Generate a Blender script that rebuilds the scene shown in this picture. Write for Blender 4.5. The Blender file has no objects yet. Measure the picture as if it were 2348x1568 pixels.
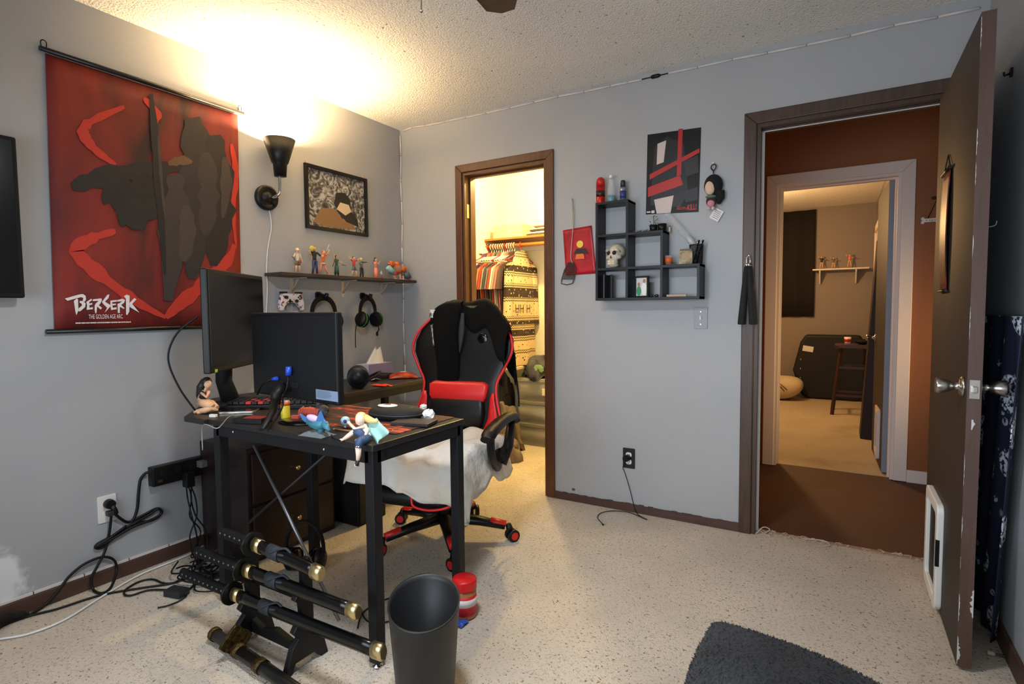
import bpy, math, random
from mathutils import Vector, Matrix, Euler
random.seed(7)
scene = bpy.context.scene
col = scene.collection
PI = math.pi
V = Vector

# ------------------------------------------------------------------ camera
CAM = V((2.712, -3.0236, 1.1623)); YAW, PITCH, ROLL, FPX = 0.5378, -0.0573, -0.0088, 1264.64
FW = V((-math.sin(YAW)*math.cos(PITCH), math.cos(YAW)*math.cos(PITCH), math.sin(PITCH)))
_r = FW.cross(V((0, 0, 1))).normalized(); _u = _r.cross(FW)
RT = math.cos(ROLL)*_r + math.sin(ROLL)*_u; UP = -math.sin(ROLL)*_r + math.cos(ROLL)*_u
cd = bpy.data.cameras.new('camera'); cam = bpy.data.objects.new('camera', cd); col.objects.link(cam)
cd.sensor_width = 36; cd.lens = 36*FPX/2348; cd.clip_start = 0.02
m3 = Matrix((RT, UP, -FW)).transposed()
cam.matrix_world = Matrix.Translation(CAM) @ m3.to_4x4()
scene.camera = cam
def W(ax, val, x, y):
    """photo pixel -> point on the plane  axis = val"""
    d = RT*((x-1174)/FPX) - UP*((y-784)/FPX) + FW
    return CAM + d*((val-CAM[ax])/d[ax])

# ------------------------------------------------------------------ world, lights, exposure
vs = scene.view_settings
vs.view_transform = 'Standard'; vs.look = 'None'; vs.gamma = 1; vs.exposure = 0.07; vs.use_curve_mapping = False
wd = bpy.data.worlds.new('world'); scene.world = wd; wd.use_nodes = True
wd.node_tree.nodes['Background'].inputs[0].default_value = (0.55, 0.66, 0.8, 1)
wd.node_tree.nodes['Background'].inputs[1].default_value = 1.0
def lamp(name, kind, loc, energy, color, size=0.1, rot=None, size_y=None):
    l = bpy.data.lights.new(name, kind); l.energy = energy; l.color = color
    if kind == 'AREA':
        l.size = size
        if size_y: l.shape = 'RECTANGLE'; l.size_y = size_y
    else: l.shadow_soft_size = size
    o = bpy.data.objects.new(name, l); col.objects.link(o); o.location = loc
    if rot: o.rotation_euler = rot
    return o
# added fill light in a made-up window behind the camera
lamp('added_window_fill', 'AREA', (1.8, -3.68, 1.15), 24, (0.84, 0.92, 1.0), 2.2, (PI/2, 0, 0), 1.0).data.spread = math.radians(120)
# assumed light kit, added unseen under the ceiling fan to light from above
lamp('added_fan_light', 'AREA', (1.76, -2.02, 2.075), 24, (0.90, 0.95, 1.0), 0.26).data.shape = 'DISK'
# the closet's ceiling bulb, the hall's lamp beyond the doorway, the far room's ceiling lamp
lamp('closet_bulb_light', 'POINT', (0.72, 0.6, 2.28), 100, (1.0, 0.72, 0.29), 0.04)
lamp('hall_lamp_light', 'AREA', (4.3, 0.85, 0.95), 8, (1.0, 0.62, 0.24), 0.4, (PI/2, 0, PI/2), 0.5).data.spread = math.radians(75)
lamp('far_room_lamp_light', 'POINT', (1.75, 3.3, 1.95), 72, (1.0, 0.58, 0.24), 0.08)

# ------------------------------------------------------------------ materials
def lin(c): c /= 255; return c/12.92 if c <= .04045 else ((c+.055)/1.055)**2.4
def C(r, g, b): return (lin(r), lin(g), lin(b), 1)
MATS = {}
def mat(name, c, rough=.6, metal=0, noise=None, bump=None, emit=0, trans=0, alpha=1, spec=None, sheen=0):
    """principled material; noise=(scale, colour2, amount)  bump=(scale, strength, distance)"""
    if name in MATS: return MATS[name]
    m = bpy.data.materials.new(name); m.use_nodes = True; nt = m.node_tree; b = nt.nodes['Principled BSDF']
    cc = C(*c); b.inputs['Base Color'].default_value = cc
    b.inputs['Roughness'].default_value = rough; b.inputs['Metallic'].default_value = metal
    b.inputs['Transmission Weight'].default_value = trans; b.inputs['Alpha'].default_value = alpha
    if spec is not None: b.inputs['Specular IOR Level'].default_value = spec
    if sheen: b.inputs['Sheen Weight'].default_value = sheen
    if emit:
        b.inputs['Emission Color'].default_value = cc; b.inputs['Emission Strength'].default_value = emit
    tc = nt.nodes.new('ShaderNodeTexCoord')
    if noise:
        n = nt.nodes.new('ShaderNodeTexNoise'); n.inputs['Scale'].default_value = noise[0]; n.inputs['Detail'].default_value = 6
        r = nt.nodes.new('ShaderNodeValToRGB'); r.color_ramp.elements[0].position = .38; r.color_ramp.elements[1].position = .66
        r.color_ramp.elements[0].color = cc
        c2 = C(*noise[1]); a = noise[2]
        r.color_ramp.elements[1].color = tuple(cc[i]*(1-a)+c2[i]*a for i in range(3))+(1,)
        nt.links.new(tc.outputs['Object'], n.inputs['Vector']); nt.links.new(n.outputs['Fac'], r.inputs[0]); nt.links.new(r.outputs[0], b.inputs['Base Color'])
    if bump:
        n2 = nt.nodes.new('ShaderNodeTexNoise'); n2.inputs['Scale'].default_value = bump[0]; n2.inputs['Detail'].default_value = 4
        bp = nt.nodes.new('ShaderNodeBump'); bp.inputs['Strength'].default_value = bump[1]; bp.inputs['Distance'].default_value = bump[2]
        nt.links.new(tc.outputs['Object'], n2.inputs['Vector']); nt.links.new(n2.outputs['Fac'], bp.inputs['Height']); nt.links.new(bp.outputs[0], b.inputs['Normal'])
    MATS[name] = m; return m
def nodes(m): return m.node_tree, m.node_tree.nodes['Principled BSDF']
def ramp(nt, src, stops, interp='LINEAR'):
    r = nt.nodes.new('ShaderNodeValToRGB'); cr = r.color_ramp; cr.interpolation = interp
    while len(cr.elements) < len(stops): cr.elements.new(.5)
    for e, (p, c) in zip(cr.elements, stops): e.position = p; e.color = C(*c) if max(c) > 1 else (*c, 1)
    nt.links.new(src, r.inputs[0]); return r.outputs[0]
def mix(nt, f, a, b, mode='MIX'):
    x = nt.nodes.new('ShaderNodeMix'); x.data_type = 'RGBA'; x.blend_type = mode
    for s, k in ((f, 0), (a, 6), (b, 7)):
        if isinstance(s, (int, float)): x.inputs[k].default_value = s
        elif isinstance(s, tuple): x.inputs[k].default_value = s
        else: nt.links.new(s, x.inputs[k])
    return x.outputs[2]
def tex(nt, kind, scale, vec='Object', **kw):
    t = nt.nodes.new('ShaderNodeTex'+kind)
    if 'Scale' in t.inputs: t.inputs['Scale'].default_value = scale
    for k, v in kw.items(): t.inputs[k].default_value = v
    if isinstance(vec, str):
        tc = nt.nodes.new('ShaderNodeTexCoord'); nt.links.new(tc.outputs[vec], t.inputs['Vector'])
    else: nt.links.new(vec, t.inputs['Vector'])
    return t
def mapping(nt, scale=(1, 1, 1), rot=(0, 0, 0), loc=(0, 0, 0)):
    tc = nt.nodes.new('ShaderNodeTexCoord'); mp = nt.nodes.new('ShaderNodeMapping')
    mp.inputs['Scale'].default_value = scale; mp.inputs['Rotation'].default_value = rot; mp.inputs['Location'].default_value = loc
    nt.links.new(tc.outputs['Object'], mp.inputs[0]); return mp.outputs[0]
def bumpit(nt, b, h, strength, dist):
    bp = nt.nodes.new('ShaderNodeBump'); bp.inputs['Strength'].default_value = strength; bp.inputs['Distance'].default_value = dist
    nt.links.new(h, bp.inputs['Height']); nt.links.new(bp.outputs[0], b.inputs['Normal'])

def carpet(name, base, fleck, dark):
    m = mat(name, base, .95); nt, b = nodes(m)
    n1 = tex(nt, 'Noise', 3.2, Detail=5.0); n2 = tex(nt, 'Noise', 85, Detail=3.0); n3 = tex(nt, 'Noise', 240, Detail=2.0)
    v = tex(nt, 'Noise', 105, Detail=2.0)
    c1 = ramp(nt, n1.outputs['Fac'], [(.35, base), (.72, tuple(int(x*.93) for x in base))])
    c2 = mix(nt, ramp(nt, n2.outputs['Fac'], [(.54, (0, 0, 0)), (.64, (1, 1, 1))]), c1, C(*fleck))
    c3 = mix(nt, ramp(nt, v.outputs['Fac'], [(.64, (0, 0, 0)), (.69, (1, 1, 1))]), c2, C(*dark))
    st = tex(nt, 'Noise', 1.6, Detail=7.0)
    c4 = mix(nt, ramp(nt, st.outputs['Fac'], [(.60, (0, 0, 0)), (.80, (.45, .45, .45))]), c3, C(134, 112, 90))
    nt.links.new(c4, b.inputs['Base Color']); bumpit(nt, b, n3.outputs['Fac'], .8, .006); return m
M_carpet = carpet('carpet_speckled', (208, 196, 180), (184, 170, 153), (122, 106, 92))
M_carpet2 = carpet('carpet_plain', (196, 180, 152), (180, 164, 136), (150, 132, 104))
M_wall = mat('wall_grey_paint', (168, 170, 173), .55, noise=(2.0, (159, 161, 164), .5), bump=(60, .12, .002))
M_wallfar = mat('wall_far_room', (136, 126, 118), .6, bump=(60, .1, .002))
M_hall = mat('hall_orange_paint', (140, 82, 34), .55, bump=(60, .1, .002))
M_closet = mat('closet_cream_paint', (232, 226, 200), .6)
def popcorn(name, base):
    m = mat(name, base, .9); nt, b = nodes(m)
    n = tex(nt, 'Noise', 150, Detail=3.0); vv = tex(nt, 'Voronoi', 120); sp = tex(nt, 'Noise', 58, Detail=2.0)
    c = mix(nt, ramp(nt, sp.outputs['Fac'], [(.67, (0, 0, 0)), (.72, (1, 1, 1))]), C(*base), C(140, 128, 112))
    nt.links.new(c, b.inputs['Base Color'])
    ad = nt.nodes.new('ShaderNodeMath'); ad.operation = 'SUBTRACT'; nt.links.new(n.outputs['Fac'], ad.inputs[0]); nt.links.new(vv.outputs['Distance'], ad.inputs[1])
    bumpit(nt, b, ad.outputs[0], .55, .006); return m
M_ceil = popcorn('ceiling_popcorn', (232, 229, 222))
M_hallfloor = mat('hall_brown_floor', (86, 52, 31), .7, noise=(5, (74, 44, 27), .6), bump=(200, .2, .003))
def wood(name, c1, c2, rough=.45, sc=(14, 14, 1.4), rot=(0, 0, 0)):
    m = mat(name, c1, rough); nt, b = nodes(m)
    n = tex(nt, 'Noise', 3, mapping(nt, sc, rot), Detail=8.0, Distortion=1.2)
    nt.links.new(ramp(nt, n.outputs['Fac'], [(.3, c1), (.7, c2)]), b.inputs['Base Color']); return m
M_casing = wood('casing_brown_wood', (96, 56, 32), (76, 42, 24))
M_dcasing = wood('casing_dull_brown', (78, 56, 45), (60, 43, 34))
M_doorleaf = wood('door_dark_brown', (46, 38, 32), (38, 31, 26), .62)
M_dooredge = wood('door_edge_brown', (92, 70, 62), (80, 58, 50), .5)
M_base = wood('baseboard_brown', (84, 58, 48), (70, 46, 38), .6, (1.5, 1.5, 14))
M_white = mat('white_paint', (226, 222, 218), .5)
M_trimw = mat('white_trim', (222, 208, 200), .5)
M_chip = mat('chipped_white_paint', (206, 204, 198), .8)
M_blk = mat('black_plastic', (13, 13, 14), .42, spec=.35)
M_blkm = mat('black_matte', (12, 12, 13), .75, spec=.3)
M_blkg = mat('black_gloss', (8, 8, 9), .18, spec=.4)
M_blkmetal = mat('black_powder_metal', (20, 20, 23), .5, .1, spec=.35)
M_steel = mat('brushed_steel', (190, 186, 178), .28, 1)
M_chrome = mat('chrome', (215, 215, 215), .12, 1)
M_gold = mat('gold_brass', (226, 206, 150), .34, 1)
M_red = mat('red_plastic', (200, 28, 30), .4)
M_wplastic = mat('white_plastic', (228, 228, 228), .4)

# ------------------------------------------------------------------ mesh builder
class MB:
    def __init__(s): s.v = []; s.f = []; s.m = []; s.s = []
    def add(s, vs_, fs, mi=0, sm=False, M=None):
        o = len(s.v)
        for p in vs_:
            p = V(p); s.v.append(M @ p if M else p)
        for f in fs: s.f.append([i+o for i in f]); s.m.append(mi); s.s.append(sm)
        return s
    def box(s, c, d, R=None, mi=0, M=None):
        hx, hy, hz = d[0]/2, d[1]/2, d[2]/2
        T = Matrix.Translation(V(c)) @ (Euler(R).to_matrix().to_4x4() if R else Matrix())
        if M: T = M @ T
        vs_ = [(x, y, z) for x in (-hx, hx) for y in (-hy, hy) for z in (-hz, hz)]
        return s.add(vs_, [(0, 1, 3, 2), (4, 6, 7, 5), (0, 4, 5, 1), (2, 3, 7, 6), (0, 2, 6, 4), (1, 5, 7, 3)], mi, False, T)
    def bb(s, lo, hi, mi=0):
        return s.box([(lo[i]+hi[i])/2 for i in range(3)], [abs(hi[i]-lo[i]) for i in range(3)], None, mi)
    def tube(s, pts, r, n=8, mi=0, cap=True, closed=False, flat=1.0):
        pts = [V(p) for p in pts]; k = len(pts); rs = r if isinstance(r, (list, tuple)) else [r]*k
        o = len(s.v); up = None
        for i, p in enumerate(pts):
            a = pts[(i-1) % k] if (closed or i) else p; b = pts[(i+1) % k] if (closed or i < k-1) else p
            t = (b-a)
            t = t.normalized() if t.length > 1e-9 else V((0, 0, 1))
            if up is None: up = V((0, 0, 1)) if abs(t.z) < .9 else V((1, 0, 0))
            x = t.cross(up)
            x = x.normalized() if x.length > 1e-6 else t.orthogonal().normalized()
            y = x.cross(t); up = y
            for j in range(n):
                an = 2*PI*j/n; s.v.append(p+(x*math.cos(an)+y*math.sin(an)*flat)*rs[i])
        for i in range(k if closed else k-1):
            i2 = (i+1) % k
            for j in range(n):
                s.f.append([o+i*n+j, o+i*n+(j+1) % n, o+i2*n+(j+1) % n, o+i2*n+j]); s.m.append(mi); s.s.append(n > 5)
        if cap and not closed:
            s.f.append([o+j for j in range(n)][::-1]); s.m.append(mi); s.s.append(False)
            s.f.append([o+(k-1)*n+j for j in range(n)]); s.m.append(mi); s.s.append(False)
        return s
    def cyl(s, a, b, r0, r1=None, n=16, mi=0, cap=True): return s.tube([a, b], [r0, r0 if r1 is None else r1], n, mi, cap)
    def lathe(s, prof, n=20, M=None, mi=0, sx=1, sy=1):
        vs_ = []; fs = []; k = len(prof)
        for (r, z) in prof:
            for j in range(n): a = 2*PI*j/n; vs_.append((r*math.cos(a)*sx, r*math.sin(a)*sy, z))
        for i in range(k-1):
            for j in range(n): fs.append((i*n+j, i*n+(j+1) % n, (i+1)*n+(j+1) % n, (i+1)*n+j))
        o = len(s.v); s.add(vs_, fs, mi, True, M)
        if prof[0][0] > 1e-6: s.f.append([o+j for j in range(n)][::-1]); s.m.append(mi); s.s.append(False)
        if prof[-1][0] > 1e-6: s.f.append([o+(k-1)*n+j for j in range(n)]); s.m.append(mi); s.s.append(False)
        return s
    def ell(s, c, r, n=14, k=9, mi=0, M=None, R=None):
        r = (r, r, r) if isinstance(r, (int, float)) else r
        prof = [(max(1e-7, math.sin(PI*i/k)), -math.cos(PI*i/k)) for i in range(k+1)]
        T = Matrix.Translation(V(c)) @ (Euler(R).to_matrix().to_4x4() if R else Matrix()) @ Matrix.Diagonal((*r, 1))
        if M: T = M @ T
        return s.lathe(prof, n, T, mi)
    def prism(s, poly, o, u, v, d0, d1, mi=0):
        """polygon (a,b) in plane o+a*u+b*v, extruded along u x v from d0 to d1"""
        o, u, v = V(o), V(u), V(v); w = u.cross(v).normalized(); k = len(poly)
        vs_ = [o+u*a+v*b+w*d0 for a, b in poly]+[o+u*a+v*b+w*d1 for a, b in poly]
        fs = [tuple(range(k))[::-1], tuple(range(k, 2*k))]+[(i, (i+1) % k, k+(i+1) % k, k+i) for i in range(k)]
        return s.add(vs_, fs, mi)
    def grid(s, fn, nu, nv, mi=0, th=0, sm=True):
        """surface fn(u,v) in 0..1; th>0 gives it a second skin along -normal"""
        P = [[V(fn(i/nu, j/nv)) for j in range(nv+1)] for i in range(nu+1)]
        o = len(s.v)
        idx = lambda i, j, L=0: o+L*(nu+1)*(nv+1)+i*(nv+1)+j
        for row in P: s.v.extend(row)
        F = [(idx(i, j), idx(i+1, j), idx(i+1, j+1), idx(i, j+1)) for i in range(nu) for j in range(nv)]
        if th:
            for i in range(nu+1):
                for j in range(nv+1):
                    a = P[min(i+1, nu)][j]-P[max(i-1, 0)][j]; b = P[i][min(j+1, nv)]-P[i][max(j-1, 0)]
                    nn = a.cross(b); nn = nn.normalized() if nn.length > 1e-12 else V((0, 0, 1))
                    s.v.append(P[i][j]-nn*th)
            F += [(idx(i, j, 1), idx(i, j+1, 1), idx(i+1, j+1, 1), idx(i+1, j, 1)) for i in range(nu) for j in range(nv)]
            F += [(idx(i, 0), idx(i, 0, 1), idx(i+1, 0, 1), idx(i+1, 0)) for i in range(nu)]
            F += [(idx(i+1, nv), idx(i+1, nv, 1), idx(i, nv, 1), idx(i, nv)) for i in range(nu)]
            F += [(idx(0, j+1), idx(0, j+1, 1), idx(0, j, 1), idx(0, j)) for j in range(nv)]
            F += [(idx(nu, j), idx(nu, j, 1), idx(nu, j+1, 1), idx(nu, j+1)) for j in range(nv)]
        for f in F: s.f.append(list(f)); s.m.append(mi); s.s.append(sm)
        return s
    def loft(s, rings, mi=0, caps=True, sm=True):
        """rings: equal-length closed loops of points"""
        n = len(rings[0]); o = len(s.v)
        for r in rings: s.v.extend(V(p) for p in r)
        for i in range(len(rings)-1):
            for j in range(n): s.f.append([o+i*n+j, o+i*n+(j+1) % n, o+(i+1)*n+(j+1) % n, o+(i+1)*n+j]); s.m.append(mi); s.s.append(sm)
        if caps:
            s.f.append([o+j for j in range(n)][::-1]); s.m.append(mi); s.s.append(False)
            k = len(rings)-1; s.f.append([o+k*n+j for j in range(n)]); s.m.append(mi); s.s.append(False)
        return s
MTX = {}
def obj(name, mb, mats, parent=None, bev=0, local=False, label=None, kind=None, sub=0, seg=2):
    """one mesh object. Geometry is given in world space unless local (then in the root thing's frame)."""
    me = bpy.data.meshes.new(name)
    if parent is not None: T = Matrix() if local else MTX[parent].inverted()
    else:
        xs = [p.x for p in mb.v]; ys = [p.y for p in mb.v]; zs = [p.z for p in mb.v]
        base = V(((min(xs)+max(xs))/2, (min(ys)+max(ys))/2, min(zs))); T = Matrix.Translation(-base)
    me.from_pydata([tuple(T @ p) for p in mb.v], [], mb.f)
    for m in (mats if isinstance(mats, (list, tuple)) else [mats]): me.materials.append(m)
    me.polygons.foreach_set('material_index', mb.m); me.polygons.foreach_set('use_smooth', mb.s); me.update()
    import bmesh
    bm = bmesh.new(); bm.from_mesh(me); bmesh.ops.recalc_face_normals(bm, faces=bm.faces); bm.to_mesh(me); bm.free()
    o = bpy.data.objects.new(name, me); col.objects.link(o)
    if parent is not None: o.parent = parent; MTX[o] = MTX[parent]
    else: o.location = base; MTX[o] = Matrix.Translation(base)
    if bev:
        md = o.modifiers.new('bevel', 'BEVEL'); md.width = bev; md.segments = seg; md.limit_method = 'ANGLE'
    if sub:
        md = o.modifiers.new('sub', 'SUBSURF'); md.levels = sub; md.render_levels = sub
    if label: o['label'] = label
    if kind: o['kind'] = kind
    return o
def thing(name, label, cat, loc=(0, 0, 0), rotz=0, group=None, kind=None, rot=None):
    o = bpy.data.objects.new(name, None); col.objects.link(o); o.empty_display_size = .05
    o.location = loc; o.rotation_euler = rot if rot else (0, 0, rotz)
    MTX[o] = Matrix.Translation(V(loc)) @ Euler(o.rotation_euler).to_matrix().to_4x4()
    if kind: o['kind'] = kind
    else: o['label'] = label; o['category'] = cat
    if group: o['group'] = group
    return o
def tag(o, label, cat, group=None):
    o['label'] = label; o['category'] = cat
    if group: o['group'] = group
    return o
def struct(name, mb, m, bev=0, parent=None):
    o = obj(name, mb, m, parent, bev)
    if parent is None: o['kind'] = 'structure'
    return o
def cr(pts, n=6, closed=False):
    pts = [V(p) for p in pts]; out = []; k = len(pts)
    for i in range(k if closed else k-1):
        p1, p2 = pts[i], pts[(i+1) % k]
        p0 = pts[(i-1) % k] if (closed or i) else p1; p3 = pts[(i+2) % k] if (closed or i+2 < k) else p2
        for j in range(n):
            t = j/n
            out.append(.5*((2*p1)+(p2-p0)*t+(2*p0-5*p1+4*p2-p3)*t*t+(3*p1-p0-3*p2+p3)*t**3))
    if not closed: out.append(pts[-1])
    return out
def text(name, s, size, o, u, v, m, parent, w=None, bold=0):
    """flat lettering: baseline start o, reading direction u, up v"""
    cu = bpy.data.curves.new(name, 'FONT'); cu.body = s; cu.size = size; cu.offset = bold
    t = bpy.data.objects.new(name, cu); col.objects.link(t)
    me = bpy.data.meshes.new_from_object(t.evaluated_get(bpy.context.evaluated_depsgraph_get()))
    bpy.data.objects.remove(t); bpy.data.curves.remove(cu)
    u, v = V(u).normalized(), V(v).normalized(); o = V(o)
    mx = max([p.co.x for p in me.vertices] or [1]); k = (w/mx) if w else 1
    mb = MB(); mb.add([o+u*p.co.x*k+v*p.co.y for p in me.vertices], [tuple(f.vertices) for f in me.polygons])
    bpy.data.meshes.remove(me)
    return obj(name, mb, m, parent)
def rr(w, h, r, n=4):
    """rounded rectangle outline centred on 0"""
    out = []
    for cx, cy, a0 in ((w/2-r, h/2-r, 0), (-w/2+r, h/2-r, 90), (-w/2+r, -h/2+r, 180), (w/2-r, -h/2+r, 270)):
        for i in range(n+1):
            a = math.radians(a0+90*i/n); out.append((cx+r*math.cos(a), cy+r*math.sin(a)))
    return out
def ngon(r, n=20, cx=0, cy=0, ry=None): return [(cx+r*math.cos(2*PI*i/n), cy+(ry or r)*math.sin(2*PI*i/n)) for i in range(n)]
X, Y, Z = V((1, 0, 0)), V((0, 1, 0)), V((0, 0, 1))
# ------------------------------------------------------------------ structure
HC = 2.44; RX = 3.2126; FY = -3.75; HY = 1.43; FARY = 5.1
struct('floor', MB().bb((-.02, FY, -.06), (RX, .06, 0)), M_carpet)
struct('floor_closet', MB().bb((-.12, .06, -.06), (1.75, 1.4, 0)), M_carpet)
struct('floor_hall', MB().bb((1.75, .06, -.06), (4.6, HY+.06, -.004)), M_hallfloor)
struct('floor_far_room', MB().bb((.6, HY+.06, -.06), (3.25, FARY+.1, 0)), M_carpet2)
struct('ceiling', MB().bb((-.12, FY-.1, HC), (RX+.12, .06, HC+.08)), M_ceil)
struct('ceiling_closet', MB().bb((-.12, .06, HC), (1.81, 1.5, HC+.08)), M_closet)
struct('ceiling_hall', MB().bb((1.81, .06, HC), (4.7, HY+.06, HC+.08)), M_ceil)
struct('ceiling_far_room', MB().bb((.5, HY+.06, HC), (3.35, FARY+.1, HC+.08)), M_ceil)
M_wl = mat('wall_left_paint', (166, 168, 171), .55); nt, b = nodes(M_wl)
n_ = tex(nt, 'Noise', 2.0, Detail=6.0); c_ = ramp(nt, n_.outputs['Fac'], [(.38, (166, 168, 171)), (.66, (160, 162, 165))])
# patch of bare filler low down by the television
gp_ = nt.nodes.new('ShaderNodeVectorMath'); gp_.operation = 'DISTANCE'; nt.links.new(mapping(nt, (1, 1, .8)), gp_.inputs[0]); gp_.inputs[1].default_value = (.06, -2.325+1.845, .10)
e_ = tex(nt, 'Noise', 14, Detail=6.0); ad_ = nt.nodes.new('ShaderNodeMath'); ad_.operation = 'MULTIPLY_ADD'; nt.links.new(e_.outputs['Fac'], ad_.inputs[0]); ad_.inputs[1].default_value = .16; nt.links.new(gp_.outputs['Value'], ad_.inputs[2])
nt.links.new(mix(nt, ramp(nt, ad_.outputs[0], [(.185, (1, 1, 1)), (.215, (0, 0, 0))]), c_, C(214, 216, 218)), b.inputs['Base Color'])
bn_ = tex(nt, 'Noise', 60, Detail=4.0); bumpit(nt, b, bn_.outputs['Fac'], .12, .002)
struct('wall_left', MB().bb((-.12, FY, 0), (0, 0.06, HC)), M_wl)
# back wall with the closet opening and the doorway
CL0, CL1, DL0, DL1, DT = .537, 1.162, 2.335, 3.097, 2.072
mb = MB()
for lo, hi in (((-.12, 0, 0), (CL0, .12, HC)), ((CL0, 0, DT), (CL1, .12, HC)), ((CL1, 0, 0), (DL0, .12, HC)), ((DL0, 0, DT), (DL1, .12, HC)), ((DL1, 0, 0), (RX+.12, .12, HC))): mb.bb(lo, hi)
struct('wall_back', mb, M_wall)
struct('wall_right', MB().bb((RX, FY, 0), (RX+.12, 0, HC)), M_wall)
# wall behind the camera, with an added opening for the fill light
wx0, wx1, wz0, wz1 = .7, 2.9, .65, 1.65
mb = MB()
for lo, hi in (((-.12, FY-.12, 0), (wx0, FY, HC)), ((wx1, FY-.12, 0), (RX+.12, FY, HC)), ((wx0, FY-.12, 0), (wx1, FY, wz0)), ((wx0, FY-.12, wz1), (wx1, FY, HC))): mb.bb(lo, hi)
struct('wall_front', mb, M_wall)
mb = MB()
for x in (wx0+.02, (wx0+wx1)/2, wx1-.02): mb.bb((x-.02, FY-.09, wz0), (x+.02, FY-.04, wz1))
for z in (wz0+.02, wz1-.02): mb.bb((wx0, FY-.085, z-.02), (wx1, FY-.045, z+.02))
struct('added_window_1', mb, M_white)  # made-up window frame around the added fill light
# closet shell
struct('wall_closet_left', MB().bb((-.14, .12, 0), (-.02, 1.5, HC)), M_closet)
struct('wall_closet_back', MB().bb((-.02, 1.4, 0), (1.75, 1.5, HC)), M_closet)
struct('wall_closet_right', MB().bb((1.69, .12, 0), (1.75, 1.4, HC)), M_closet)
struct('wall_closet_front', MB().bb((CL1+.02, .12, 0), (1.69, .13, HC)), M_closet)
# hall and far room shells
HL0, HL1, HT = 2.304, 3.034, 2.04
mb = MB()
for lo, hi in (((1.75, HY, 0), (HL0, HY+.12, HC)), ((HL0, HY, HT), (HL1, HY+.12, HC)), ((HL1, HY, 0), (4.6, HY+.12, HC))): mb.bb(lo, hi)
struct('wall_hall_far', mb, M_hall)
struct('wall_hall_left', MB().bb((1.75, .12, 0), (1.81, HY, HC)), M_hall)
struct('wall_hall_right', MB().bb((4.6, .06, 0), (4.7, HY+.12, HC)), M_hall)
struct('wall_hall_near', MB().bb((RX+.12, .06, 0), (4.6, .12, HC)), M_hall)
struct('wall_far_room_back', MB().bb((.5, FARY, 0), (3.12, FARY+.1, HC)), M_wallfar)
struct('wall_far_room_left', MB().bb((.5, HY+.12, 0), (.6, FARY, HC)), M_wallfar)
struct('wall_far_room_right', MB().bb((3.06, HY+.12, 0), (3.16, FARY, HC)), M_wallfar)
struct('wall_far_room_front', MB().bb((.5, HY+.06, 0), (1.75, HY+.12, HC)), M_wallfar)

def frame(name, x0, x1, zt, y0, cw, pr, m, jamb, bottom=0, stop=True, back=True):
    """door casing: two legs and a head with mitred corners, jamb lining and stop; y0 = wall face (room side is -y)"""
    t = thing(name, None, None, ((x0+x1)/2, y0, 0), kind='structure')
    for nm, poly in (('casing_leg', [(x0-cw, bottom), (x0, bottom), (x0, zt), (x0-cw, zt+cw)]), ('casing_leg', [(x1, bottom), (x1+cw, bottom), (x1+cw, zt+cw), (x1, zt)]), ('casing_head', [(x0-cw, zt+cw), (x0, zt), (x1, zt), (x1+cw, zt+cw)])):
        obj(nm, MB().prism(poly, (0, y0, 0), X, Z, 0, pr), m, t, .004)
    j = .018; jm = MB(); jm.bb((x0-.001, y0-.002, bottom), (x0+j, y0+.122, zt+.001)); jm.bb((x1-j, y0-.002, bottom), (x1+.001, y0+.122, zt+.001)); jm.bb((x0+j, y0-.002, zt-j), (x1-j, y0+.122, zt+.001))
    obj('jamb', jm, jamb, t)
    if stop:
        sm = MB(); a, b = y0+.05, y0+.085
        sm.bb((x0+j, a, bottom), (x0+j+.011, b, zt-j)); sm.bb((x1-j-.011, a, bottom), (x1-j, b, zt-j)); sm.bb((x0+j+.011, a, zt-j-.011), (x1-j-.011, b, zt-j))
        obj('stop', sm, jamb, t)
    return t
t = frame('trim_1', CL0, CL1, DT, 0, .052, .014, M_casing, M_casing)
mb = MB(); mb.bb((CL0+.017, .018, 1.78), (CL0+.021, .045, 1.87)); mb.bb((CL0+.017, .018, .2), (CL0+.021, .045, .29)); obj('hinge_leaf', mb, M_gold, t)
t2 = frame('trim_2', DL0, DL1, DT, 0, .058, .015, M_dcasing, M_dcasing)
mb = MB(); mb.bb((DL0+.0175, .048, .0), (DL0+.0305, .0515, DT-.03)); mb.bb((DL0+.018, .048, DT-.031), (DL1-.018, .0515, DT-.026)); obj('worn_edge', mb, M_chip, t2, label='bare white worn edge of the door stop')
for z in (.22, 1.0, 1.78):
    obj('hinge', MB().bb((DL0+.017, .09, z), (DL0+.021, .118, z+.09)), M_steel, t2)
t3 = frame('trim_3', HL0, HL1, HT, HY, .075, .016, M_trimw, M_trimw)
for s in (0,):
    obj('hinge', MB().bb((HL1-.022, HY+.09, 1.0), (HL1-.017, HY+.118, 1.09)), M_steel, t3)
# baseboards
def wavy_base(name, a, b, h, th, ax, m):
    n = 40; mb = MB()
    for i in range(n):
        p0 = a+(b-a)*i/n; p1 = a+(b-a)*(i+1)/n; hh = h+random.uniform(-.003, .003)
        if ax == 'x': mb.bb((p0, -th, 0), (p1+.0005, 0, hh))
        else: mb.bb((0, p0, 0), (th, p1+.0005, hh))
    return struct(name, mb, m)
struct('baseboard_left', MB().bb((0, FY, 0), (.012, -.012, .062)), M_base, .003)
wavy_base('baseboard_back', CL1+.052, DL0-.058, .046, .011, 'x', M_base)
struct('baseboard_corner', MB().bb((.012, -.011, 0), (CL0-.052, 0, .055)), M_base)
struct('baseboard_right', MB().bb((RX-.012, FY, 0), (RX, -.012, .075)), M_base, .003)
struct('baseboard_hall', MB().bb((HL1+.075, HY-.013, -.004), (4.6, HY, .08)), M_trimw, .003)
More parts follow.
